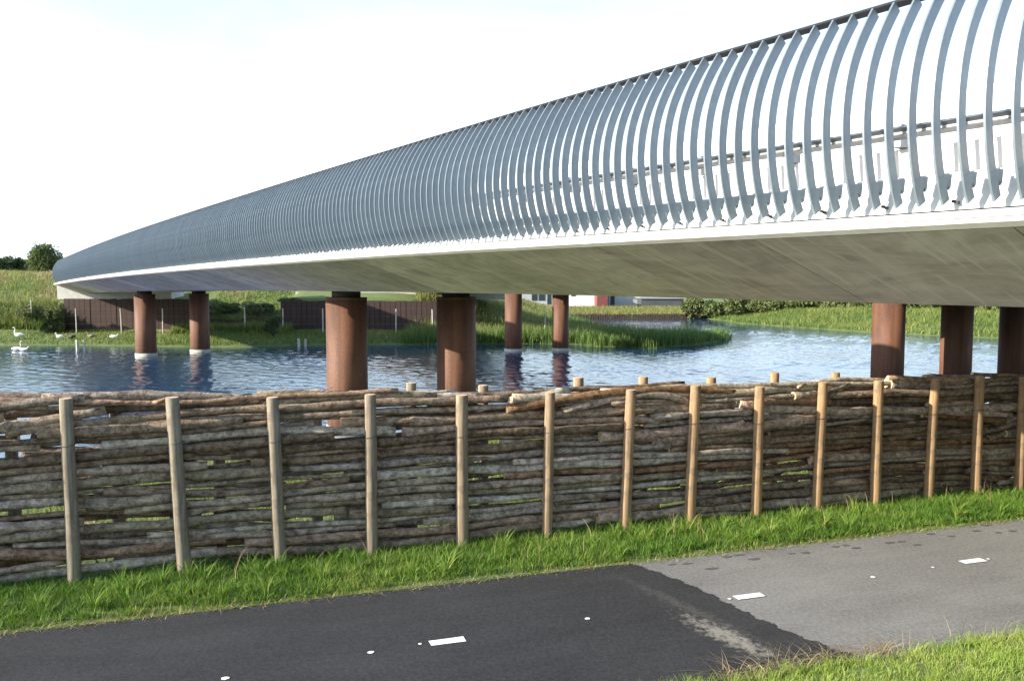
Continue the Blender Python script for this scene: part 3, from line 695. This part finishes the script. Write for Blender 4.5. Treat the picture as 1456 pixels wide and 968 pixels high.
# hand-placed logs along the top, following the photograph
def plog(pts, r0, r1, mi, dd=.2, wig=.008):
    us, zs = [], []
    for px, py in pts:
        t_, q = ray(px, py); Yl = (FX[1]+dd*1.0473)/(1-FX[0]*t_); X = t_*Yl; us.append(uof(X, Yl)[0]); zs.append(EYE+q*Yl)
    u_ = np.linspace(us[0], us[-1], 30); c = np.polyfit(us, zs, min(3, len(us)-1)); add_log(u_, np.polyval(c, u_), dd, r0, r1, mi, .05, wig)
plog([(-90,586),(0,578),(60,571),(120,566)], .05, .045, 3, .15)
plog([(60,566),(160,563),(250,562),(355,567)], .05, .042, 3, .22)
plog([(55,613),(150,611),(260,604),(345,597)], .075, .045, 1, .12)
plog([(395,574),(450,567),(530,562),(620,564)], .042, .05, 0, .20)
plog([(520,566),(600,566),(650,563),(690,568)], .05, .045, 1, .25)
plog([(720,581),(780,573),(860,558),(950,554),(1050,560)], .055, .045, 2, .13)
plog([(725,569),(760,563),(808,556)], .045, .055, 0, .28)
plog([(800,583),(860,570),(915,561),(985,574)], .04, .05, 1, .12)
plog([(1032,560),(1085,557),(1150,561)], .065, .05, 3, .28)
plog([(1060,574),(1120,568),(1180,571)], .05, .05, 2, .12)
plog([(1150,566),(1200,555),(1250,549)], .035, .05, 3, .2)
plog([(1262,545),(1320,544),(1392,538)], .075, .07, 3, .2)
plog([(1395,548),(1440,543),(1500,541)], .06, .055, 3, .2)
# the 300 logs that show largest become parts of their own, the small remainder one piece
stack.sort(key=lambda q_: -q_[0])
for _s, mb, mi, mid in stack[:298]:
    me = mb.mesh('log')
    for p_ in me.polygons: p_.use_smooth = len(p_.vertices) == 4
    me.materials.append(M['bark'][mi]); me.materials.append(M['sawn']); obj('log', me, None, fe, mid)
if len(stack) > 298:
    rest = MB()
    for _s, mb, mi, mid in stack[298:]:
        b = len(rest.v); rest.v += [(v[0]+mid[0], v[1]+mid[1], v[2]+mid[2]) for v in mb.v]
        rest.f += [tuple(i+b for i in f_) for f_ in mb.f]; rest.m += [4 if q_ == 1 else mi for q_ in mb.m]
    me = rest.mesh('small_sticks')
    for p_ in me.polygons: p_.use_smooth = len(p_.vertices) == 4
    for m_ in M['bark']: me.materials.append(m_)
    me.materials.append(M['sawn']); tag(obj('small_sticks', me, None, fe), kind='stuff')
# thin twigs sticking up out of the stack
def twig(pts, r, dd=.2):
    P_ = []
    for px, py in pts:
        t_, q = ray(px, py); Yl = (FX[1]+dd*1.0473)/(1-FX[0]*t_); P_.append((t_*Yl-OF[0], Yl-OF[1], EYE+q*Yl))
    mb = MB(); mb.tube(P_, [r*(1-.5*i/len(P_)) for i in range(len(P_))], 6); obj('twig', mb.mesh('twig'), M['bark'][1], fe)
twig([(160,569),(185,562),(207,556),(225,560),(240,569)], .006)
twig([(372,575),(388,565),(400,557),(408,552)], .010); twig([(440,568),(458,556),(474,549)], .011); twig([(1195,560),(1212,543),(1228,545),(1245,552)], .014)
# ---------------------------------------------------------------- vegetation blades
def blades(name, X, Y, Z, H_, W_, lean_, tint, mat, label, cat=None, az=None, nseg=2, kind='stuff'):
    n = len(X); az = rng.uniform(0, 2*np.pi, n) if az is None else az; sb = rng.uniform(0, 2*np.pi, n)
    cols = []; ti = []
    for j in range(nseg+1):
        q = j/nseg; cx = X + np.cos(az)*lean_*H_*q*q; cy = Y + np.sin(az)*lean_*H_*q*q; cz = Z + H_*q*(1-.35*lean_*q)
        if j < nseg:
            w_ = W_*(1-q)**.6/2; cols.append(np.stack([cx-np.cos(sb)*w_, cy-np.sin(sb)*w_, cz], 1)); cols.append(np.stack([cx+np.cos(sb)*w_, cy+np.sin(sb)*w_, cz], 1))
        else: cols.append(np.stack([cx, cy, cz], 1))
    k = 2*nseg+1; V = np.stack(cols, 1).reshape(-1, 3); base = np.arange(n)[:, None]*k; T = []
    for j in range(nseg-1):
        a_ = 2*j; T += [np.concatenate([base+a_, base+a_+1, base+a_+3], 1), np.concatenate([base+a_, base+a_+3, base+a_+2], 1)]
    a_ = 2*(nseg-1); T.append(np.concatenate([base+a_, base+a_+1, base+a_+2], 1))
    o = obj(name, fastmesh(name, V, np.concatenate(T), 3, np.repeat(tint, k), False), mat)
    return tag(o, label, cat, kind=kind)
def patchy(X, Y, s): return .5 + .5*bumpy(X*1., Y*1., s)
def tufts(n, per, sampler, spread):
    cx, cy = sampler(n); X = np.repeat(cx, per); Y = np.repeat(cy, per)
    ang = rng.uniform(0, 2*np.pi, n*per); rr = rng.uniform(0, 1, n*per)**.7*spread
    return X + np.cos(ang)*rr, Y + np.sin(ang)*rr, ang, np.repeat(rng.uniform(0, 1, n), per)
def strip(u0, u1, d0, d1):
    def f(n):
        u = rng.uniform(u0, u1, n); d = rng.uniform(d0, d1, n); return O0[0]+UD[0]*u+ND[0]*d, O0[1]+UD[1]*u+ND[1]*d
    return f
# verge between path and fence
X, Y, az, q = tufts(9000, 11, strip(-7.5, 12, -1.17, .12), .05)
_d = fd(X, Y)*1.0; edge_ = np.clip((_d+1.2)/.35, 0, 1); H_ = (.04 + .075*q*edge_ + .035*edge_)*rng.uniform(.6, 1.25, len(X))
blades('verge_grass', X, Y, height(X, Y)-.01, H_, np.full(len(X), .0075), rng.uniform(.2, .9, len(X)), np.clip(q*.35 + rng.uniform(0, .35, len(X)) + .45*(patchy(X, Y, .5)-.2) + .3*(1-edge_), 0, 1),
       M['verge'], 'lush green verge grass between the log fence and the asphalt', 'grass', az, 2)
X, Y, az, q = tufts(110, 30, strip(-7.5, 11, -.9, -.05), .04)
blades('tall_tufts', X, Y, height(X, Y), rng.uniform(.12, .30, len(X))*(.6+.7*q), np.full(len(X), .010), rng.uniform(.25, 1.0, len(X)), np.clip(rng.uniform(.3, .8, len(X))+.2*(q > .8), 0, 1),
       M['verge'], 'taller grass tufts standing at the feet of the fence posts', 'grass', az, 3)
n = 110; f_ = strip(-4, 9, -.8, 0.)(n)
blades('dry_stalks', f_[0], f_[1], height(*f_), rng.uniform(.2, .45, n), np.full(n, .007), rng.uniform(.1, .8, n), rng.uniform(0, 1, n), M['straw'], 'thin dry stalks among the verge grass', 'grass', None, 3)
n = 1500; u = rng.uniform(-7, 12, n); d = rng.normal(-1.14, .035, n); X = O0[0]+UD[0]*u+ND[0]*d; Y = O0[1]+UD[1]*u+ND[1]*d
blades('edge_litter', X, Y, np.full(n, .008), rng.uniform(.03, .10, n), np.full(n, .007), rng.uniform(1.4, 2.6, n), rng.uniform(0, 1, n), M['straw'], 'dead grass litter along the far edge of the asphalt', 'straw', None, 2)
# near bank at lower right
def bank(n):
    u = rng.uniform(-1.5, 7.5, n); d = -3.66 + .05*np.sin(u*2.3) + .04*np.sin(u*5.1+1) - rng.uniform(0, 1, n)**1.0*3.3; return O0[0]+UD[0]*u+ND[0]*d, O0[1]+UD[1]*u+ND[1]*d
X, Y, az, q = tufts(11000, 11, bank, .045)
dd_ = fd(X, Y); H_ = (.035 + .05*q + .05*np.exp(-((dd_+3.72)/.15)**2))*rng.uniform(.6, 1.3, len(X))
keep = (np.hypot(X, Y) > 1.5)
X, Y, az, q, H_, dd_ = [a_[keep] for a_ in (X, Y, az, q, H_, dd_)]
blades('bank_grass', X, Y, height(X, Y)-.008, H_, np.full(len(X), .0055), rng.uniform(.2, 1., len(X)), np.clip(q*.3 + rng.uniform(0, .45, len(X)) + .35*patchy(X, Y, .25), 0, 1), M['lawn'],
       'bright short grass on the bank at the lower right', 'grass', az, 2)
n = 620; u = rng.uniform(.5, 2.2, n); d = rng.normal(-3.66, .07, n); X = O0[0]+UD[0]*u+ND[0]*d; Y = O0[1]+UD[1]*u+ND[1]*d
blades('dead_straw', X, Y, height(X, Y)+.01, rng.uniform(.06, .22, n), np.full(n, .006), rng.uniform(1.2, 2.6, n), rng.uniform(0, 1, n), M['straw'], 'dry brown straw along the near edge of the asphalt', 'straw', None, 3)
n = 60; u = rng.uniform(1.5, 5.5, n); d = rng.normal(-3.74, .1, n); X = O0[0]+UD[0]*u+ND[0]*d; Y = O0[1]+UD[1]*u+ND[1]*d
blades('seed_stalks', X, Y, height(X, Y), rng.uniform(.12, .32, n), np.full(n, .006), rng.uniform(.2, 1.3, n), rng.uniform(.3, 1, n), M['straw'], 'loose seed stalks leaning over the near asphalt edge', 'grass', None, 3)
# rough grass between fence and lake
X, Y, az, q = tufts(7000, 9, strip(-12, 16, .55, 13.3), .12)
blades('shore_grass', X, Y, height(X, Y)-.01, rng.uniform(.08, .26, len(X)), np.full(len(X), .018), rng.uniform(.3, 1., len(X)), np.clip(q*.4+rng.uniform(0, .6, len(X)), 0, 1), M['meadow'],
       'sunlit rough grass between the log fence and the lake', 'grass', az, 2)
# far banks, built by rejection from the terrain
def sample(n, x0, x1, y0, y1, cond):
    X = rng.uniform(x0, x1, n); Y = rng.uniform(y0, y1, n); k = cond(X, Y, sd_water(X, Y)); return X[k], Y[k]
X, Y = sample(90000, -75, 12, 56, 84, lambda X, Y, s: (s > .1) & (Y < 84) & ((X < 0) | (s < 30)) & ~((np.abs(Y-WALLY) < .4) & (X > -41)) & ~((Y > WALLY-.5) & (X > -36.6) & (X < -25.8)) & ~((Y > WALLY-.5) & (Y < 74) & (X > -19) & (X < -1)))
up_ = (Y > WALLY)*1.; hh = rng.uniform(.18, .5, len(X))*(1+.9*up_*patchy(X, Y, 3.)) * np.where((Y < WALLY) & (X < -25), .55, 1)
tt = np.clip(.25*rng.uniform(0, 1, len(X)) + .65*patchy(X+3, Y, 1.6)*np.where(Y > WALLY-3, 1.25, .45) + .1 + .18*((X < -36) & (Y > 62)), 0, 1)
blades('embankment_grass', X, Y, height(X, Y)-.02, hh, np.full(len(X), .06), rng.uniform(.2, .9, len(X)), tt, M['meadow'], 'rough grass and weeds on the far embankment', 'grass')
X, Y = sample(30000, -46, -17.5, 62.4, 65.6, lambda X, Y, s: (s > .2) & ((X > -26.5) | (X < -36.2)) & (np.abs(Y-WALLY-.1) > .25) & (rng.uniform(0, 1, len(X)) < .35 + .65*patchy(X, Y, 1.1)))
blades('bank_weeds', X, Y, height(X, Y)-.02, rng.uniform(.35, 1.25, len(X))*(.6+.6*patchy(X, Y, .9)), np.full(len(X), .07), rng.uniform(.1, .8, len(X)), np.clip(rng.uniform(.1, .75, len(X))+.35*(patchy(X+5, Y, .7)-.4), 0, 1), M['meadow'],
       'tall pale weeds overgrowing the low brown wall between the abutments', 'weeds')
X, Y = sample(60000, -75, 30, 52, 100, lambda X, Y, s: (s > -.15) & (s < 1.3) & (Y < 98) & ((X > -13) | (rng.uniform(0, 1, len(X)) < .35)))
blades('shore_reeds', X, Y, np.maximum(height(X, Y), WL)-.02, rng.uniform(.35, .95, len(X))*np.where(X < -13, .45, 1.1), np.full(len(X), .05), rng.uniform(.1, .5, len(X)), np.clip(rng.uniform(0, .65, len(X)), 0, 1), M['reed'], 'green reeds at the far waterline', 'reeds')
X, Y = sample(90000, -9, 20, 52, 90, lambda X, Y, s: (s > -.35) & (Y < 88) & (X > -8) & (rng.uniform(0, 1, len(X)) < np.where(s > 0, 1, .3)))
sdw = sd_water(X, Y)
blades('reed_bed', X, Y, np.maximum(height(X, Y), WL)-.02, rng.uniform(.55, 1.6, len(X))*(.55+.6*patchy(X, Y, .8))*np.where(X > 14, .8, 1), np.full(len(X), .055), rng.uniform(.1, .45, len(X)),
       np.clip(rng.uniform(0, .5, len(X)) + .6*ss(.6, 5, sdw)*(.35+.65*patchy(X, Y, 1.5)) + .4*(rng.uniform(0, 1, len(X)) < .12), 0, 1), M['reed'], 'tall reed bed on the low spit reaching into the lake', 'reeds')
X, Y = sample(120000, 16, 75, 46, 105, lambda X, Y, s: (s > 0) & (s < 14) & (X > 14 + (Y-90)*-.02) & (Y < 104))
blades('levee_grass', X, Y, height(X, Y)-.02, rng.uniform(.25, .7, len(X))*(.7+.6*patchy(X, Y, 2)), np.full(len(X), .07), rng.uniform(.2, .8, len(X)), np.clip(.05+rng.uniform(0, .5, len(X))+.35*patchy(X, Y, 2.4), 0, 1), M['meadow'], 'green grass on the far right bank', 'grass')
X, Y = sample(40000, -5, 34, 101, 116, lambda X, Y, s: (s > .1) & (s < 12))
blades('far_bank_grass', X, Y, height(X, Y)-.02, rng.uniform(.3, .9, len(X)), np.full(len(X), .09), rng.uniform(.2, .8, len(X)), np.clip(.45+rng.uniform(0, .55, len(X)), 0, 1), M['meadow'], 'brownish grass on the distant bank before the buildings', 'grass')
# timber edging of the distant bank
mb = MB(); a0 = on(812, 453.4, WL); a1 = on(1010, 453, WL)
for i in range(60):
    q = i/59; x = a0[0]+(a1[0]-a0[0])*q; y = a0[1]+(a1[1]-a0[1])*q - .3
    mb.tube([(x, y, WL-.4), (x, y, WL+.62+random.uniform(-.08, .08))], .13, 6)
te = obj('timber_edging', mb.mesh('timber_edging'), M['plank']); tag(te, 'row of dark timber piles edging the distant bank', 'edging', kind='stuff')

# ---------------------------------------------------------------- trees and bushes
def leaves(n, c, rad, blobs, size, seed, tmul=1., hollow=.35):
    r_ = np.random.default_rng(seed); bc = r_.normal(0, 1, (blobs, 3)); bc /= np.linalg.norm(bc, axis=1)[:, None]
    bc *= (r_.uniform(hollow, 1, blobs)**.5)[:, None]*.72; br = r_.uniform(.22, .42, blobs); bt = r_.uniform(0, .6, blobs)
    k = r_.integers(0, blobs, n); dr = r_.normal(0, 1, (n, 3)); dr /= np.linalg.norm(dr, axis=1)[:, None]
    P_ = (bc[k] + dr*(br[k]*r_.uniform(.3, 1, n)**.5)[:, None])*np.array(rad) + np.array(c)
    a_ = r_.normal(0, 1, (n, 3)); a_ /= np.linalg.norm(a_, axis=1)[:, None]; b_ = np.cross(a_, r_.normal(0, 1, (n, 3))); b_ /= np.linalg.norm(b_, axis=1)[:, None]
    s_ = (size*r_.uniform(.6, 1.3, n))[:, None]
    V = np.stack([P_-a_*s_, P_+b_*s_*.55, P_+a_*s_, P_-b_*s_*.55], 1).reshape(-1, 3); Q = np.arange(4*n).reshape(n, 4)
    return V, Q, np.repeat(np.clip((bt[k]+r_.uniform(0, .4, n))*tmul, 0, 1), 4)
def tree(name, x, y, z, h, w_, label, cat, n=2500, size=.16, group=None, seed=1, mat='leaf', trunk=.3, blobs=22, cz=None):
    e = empty(name, (x, y, z), label, cat, group); rs_ = random.Random(seed)
    th_ = h*trunk; crown_h = (h-th_)/2*1.08
    V, Q, T = leaves(n, (0, 0, th_+crown_h*.9), (w_/2, w_/2, crown_h), blobs, size, seed)
    mb = MB(); r0 = max(.03, h*.022)
    mb.tube([(0,0,-.3),(0.02*h,0,th_*.6),(0,.02*h,th_+crown_h*.6),(0,0,th_+crown_h*1.4)], [r0*1.3, r0, r0*.6, r0*.15], 8)
    for i in range(7):
        a_ = rs_.uniform(0, 6.28); z0 = th_*rs_.uniform(.75, 1.4); L_ = w_*.36
        mb.tube([(0,0,z0),(math.cos(a_)*L_*.5, math.sin(a_)*L_*.5, z0+crown_h*.35),(math.cos(a_)*L_, math.sin(a_)*L_, z0+crown_h*rs_.uniform(.6, 1.))], [r0*.5, r0*.3, r0*.1], 5)
    obj('trunk', mb.mesh('trunk', True), M['trunk'], e)
    obj('crown', fastmesh('crown', V, Q, 4, T, False), M[mat], e); return e
def gz(x, y): return float(height(np.array([float(x)]), np.array([float(y)]))[0])
def tpx(name, px, Y, ytop, w_px, label, cat, **k):
    x, zt_ = far(px, ytop, Y); z = gz(x, Y); return tree(name, x, Y, z, zt_-z, w_px*Y/F, label, cat, **k)
tpx('broadleaf_tree', 62, 104, 344, 50, 'tallest broadleaf tree on the horizon left of the bridge', 'tree', n=6500, size=.14, seed=3, blobs=75, trunk=.04, mat='leaf_pale')
tpx('broadleaf_tree', 83, 112, 362, 20, 'small tree just left of the end of the bridge screen', 'tree', n=1500, size=.18, seed=4, trunk=.06)
for i, (px, yt, wp) in enumerate(((-40,356,60),(-10,362,50),(14,363,44),(36,368,36))):
    tpx('broadleaf_tree', px, 108+i*3, yt, wp, ['outermost of the low trees at the left edge, mostly cut off', 'low bushy tree at the left edge of the far bank', 'second low bushy tree from the left edge', 'lowest bushy tree, touching the tallest tree on its left side'][i], 'tree', n=3600, size=.18, seed=20+i, trunk=.03, blobs=34)
tpx('dark_bush', 388, 60.2, 448, 36, 'dark small bush near the waterline between the far piers', 'bush', n=2200, size=.07, seed=31, trunk=.08, blobs=14)
bl = ['shrub overgrowing the low wall beside the left abutment', 'second shrub from the left abutment on the low wall', 'broad shrub in the middle of the low wall', 'shrub beside the left end of the rear abutment',
      'shrub on the grassy slope at the left of the brown wall', 'bigger shrub on the grassy slope, touching the left abutment wall']
for i, (px, Y_, yt, wp) in enumerate(((268,66.0,429,44),(318,66.2,427,50),(365,66.0,427,56),(414,66.2,430,40),(40,63.5,432,54),(78,63.5,426,34))):
    tpx('shrub', px, Y_, yt, wp, bl[i], 'shrub', n=2600, size=.09, seed=40+i, mat='leaf_pale', trunk=.03, blobs=18)
ordn = ['leftmost', 'second', 'third', 'fourth', 'fifth', 'sixth', 'seventh', 'eighth', 'ninth', 'tenth', 'eleventh', 'twelfth', 'thirteenth', 'fourteenth', 'fifteenth', 'rightmost']
for i in range(16):
    px = 985 + i*32; Y_ = 103 - i*1.8
    lx = ordn[i] + (' bush' if i in (0, 15) else ' bush from the left') + ' in the dark hedge behind the far right bank'
    tpx('hedge_bush', px, Y_, 418+random.uniform(-9, 9), 50+random.uniform(-12, 8), lx, 'bush', n=2600, size=.2, seed=60+i, mat='leaf_pale', trunk=.02, blobs=44, group='dark hedge bushes behind the far right bank')
# ---------------------------------------------------------------- distant buildings
def building(name, px0, px1, Y, h, depth, wall, label, win=(), door=False, roofh=.5, cat='building'):
    x0, _ = far(px0, 430, Y); x1, _ = far(px1, 430, Y); z = -.3; e = empty(name, ((x0+x1)/2, Y, z), label, cat); W_ = (x1-x0)/2
    mb = MB(); mb.box(-W_, W_, 0, depth, 0, h); obj('wall', mb.mesh('wall'), M[wall], e)
    mb = MB(); mb.add([(-W_-.2,-.2,h+.004),(W_+.2,-.2,h+.004),(W_+.2,depth+.2,h+.004),(-W_-.2,depth+.2,h+.004),(-W_-.2,depth/2,h+roofh),(W_+.2,depth/2,h+roofh)], [(0,1,5,4),(3,4,5,2),(0,4,3),(1,2,5),(3,2,1,0)])
    obj('roof', mb.mesh('roof'), M['roof'], e)
    for (a_, b_, zl, zh) in win:
        xa, _ = far(a_, 430, Y); xb, _ = far(b_, 430, Y); xa -= (x0+x1)/2; xb -= (x0+x1)/2
        mb = MB(); mb.box(xa, xb, -.06, -.004, zl, zh); w_ = obj('window', mb.mesh('window'), M['walldark'], e)
        mb = MB(); mb.box(xa+.07, xb-.07, -.075, -.062, zl+.07, zh-.07); obj('pane', mb.mesh('pane'), M['glass'], w_)
    return e
building('warehouse', 735, 800, 124, 4.2, 12, 'wallgrey', 'grey warehouse with dark windows between the mid piers', [(756,764,.9,3.2),(766,775,.9,3.2),(778,784,.3,2.6)])
building('warehouse', 802, 848, 122, 4.0, 10, 'wallwhite', 'white warehouse left of the red container', [(812,818,1.6,2.4)])
building('shipping_container', 849, 864, 118, 2.6, 6, 'red', 'red shipping container between the white warehouse and the grey shed', [], cat='container', roofh=.05)
building('warehouse', 866, 910, 124, 4.0, 12, 'wallgrey', 'pale grey shed right of the red container', [(868,874,.2,3.0)])
building('barn', 912, 973, 120, 1.25, 8, 'walldark', 'long low dark barn at the right end of the buildings', [], roofh=3.0)

# ---------------------------------------------------------------- birds and stakes by the shore
def bird(name, px, py, Y, s_, label, cat, body, neckpts, face=1, group=None, head='feather', legs=True, z=None):
    x, _ = far(px, py, Y); z = gz(x, Y) if z is None else z
    e = empty(name, (x, Y, z), label, cat, group); e.scale = (s_*face, s_, s_)
    mb = MB(); lift = .22 if legs else -.02
    pts = [(.50,0,lift+.20),(.40,0,lift+.20),(.22,0,lift+.19),(0,0,lift+.17),(-.2,0,lift+.18),(-.30,0,lift+.22)] + [(q[0], 0, lift+q[1]) for q in neckpts]
    rad = [.015,.07,.15,.19,.16,.11] + [q[2] for q in neckpts]
    mb.tube(pts, rad, 12, 0); b_ = obj('body', mb.mesh('body', True), M[body], e)
    hx, hz = neckpts[-1][0], lift+neckpts[-1][1]
    mb = MB(); mb.tube([(hx,0,hz),(hx-.07,0,hz-.02),(hx-.13,0,hz-.03)], [.032,.025,.010], 8); obj('beak', mb.mesh('beak'), M['bill'], e)
    mb = MB(); 
    for sy in (-1, 1): mb.tube([(.30,sy*.10,lift+.24),(.1,sy*.165,lift+.22),(-.12,sy*.15,lift+.20)], [.03,.10,.05], 8, sy=.4)
    obj('wings', mb.mesh('wings', True), M[body], e)
    if legs:
        for sy in (-1, 1): mb = MB(); mb.tube([(.02,sy*.06,lift+.06),(.03,sy*.06,.1),(0,sy*.06,0),(-.08,sy*.06,0)], .014, 6); obj('leg', mb.mesh('leg'), M['goosedark'], e)
    return e
S_up = [(-.36,.34,.065),(-.38,.50,.045),(-.33,.64,.04),(-.34,.78,.042),(-.41,.84,.055),(-.48,.81,.035)]
S_low = [(-.36,.30,.06),(-.42,.38,.045),(-.46,.44,.045),(-.52,.43,.035)]
G_up = [(-.33,.32,.06),(-.36,.42,.045),(-.37,.52,.045),(-.42,.55,.05),(-.46,.54,.035)]
SC = .82
bird('swan', 27, 478, 59.6, SC, 'white swan standing upright on the far bank at the left', 'swan', 'feather', S_up, 1)
bird('swan', 24, 498, 53.0, SC*.9, 'leftmost of the two white swans swimming at the left edge', 'swan', 'feather', S_up, -1, legs=False, z=WL)
bird('swan', 34, 499, 52.6, SC*.8, 'right of the two white swans swimming at the left edge, neck lowered', 'swan', 'feather', S_low, -1, legs=False, z=WL)
bird('swan', 162, 483, 58.9, SC*.8, 'white swan resting on the bank just left of the far pier', 'swan', 'feather', S_low, -1)
bird('goose', 85, 480, 59.3, .68, 'pale goose standing with raised neck, leftmost of the geese', 'goose', 'feather', G_up, 1)
bird('goose', 102, 481, 59.1, .70, 'dark goose with lowered head, beside the pale goose', 'goose', 'goosedark', S_low, 1)
bird('goose', 130, 479, 59.4, .70, 'grey brown goose standing with raised neck, farthest right of the geese', 'goose', 'goose', G_up, 1)
for i, (px, Y_, w_, zt_) in enumerate(((110,52.6,.10,.75),(120,52.8,.09,.70),(425,56.6,.10,.55),(434,56.8,.09,.5))):
    x, _ = far(px, 495, Y_); mb = MB(); mb.tube([(0,0,-1.5),(.01,0,0),(random.uniform(-.03,.03),0,zt_)], [w_, w_, w_*.85], 8)
    tag(obj('mooring_stake', mb.mesh('mooring_stake'), M['polepost'], None, (x, Y_, WL)), ['left wooden stake in the water near the geese', 'right wooden stake in the water near the geese', 'left wooden stake at the waterline before the bush', 'right wooden stake at the waterline before the bush'][i], 'stake')
print('LOGS', logs, 'RIBS', len(qs))
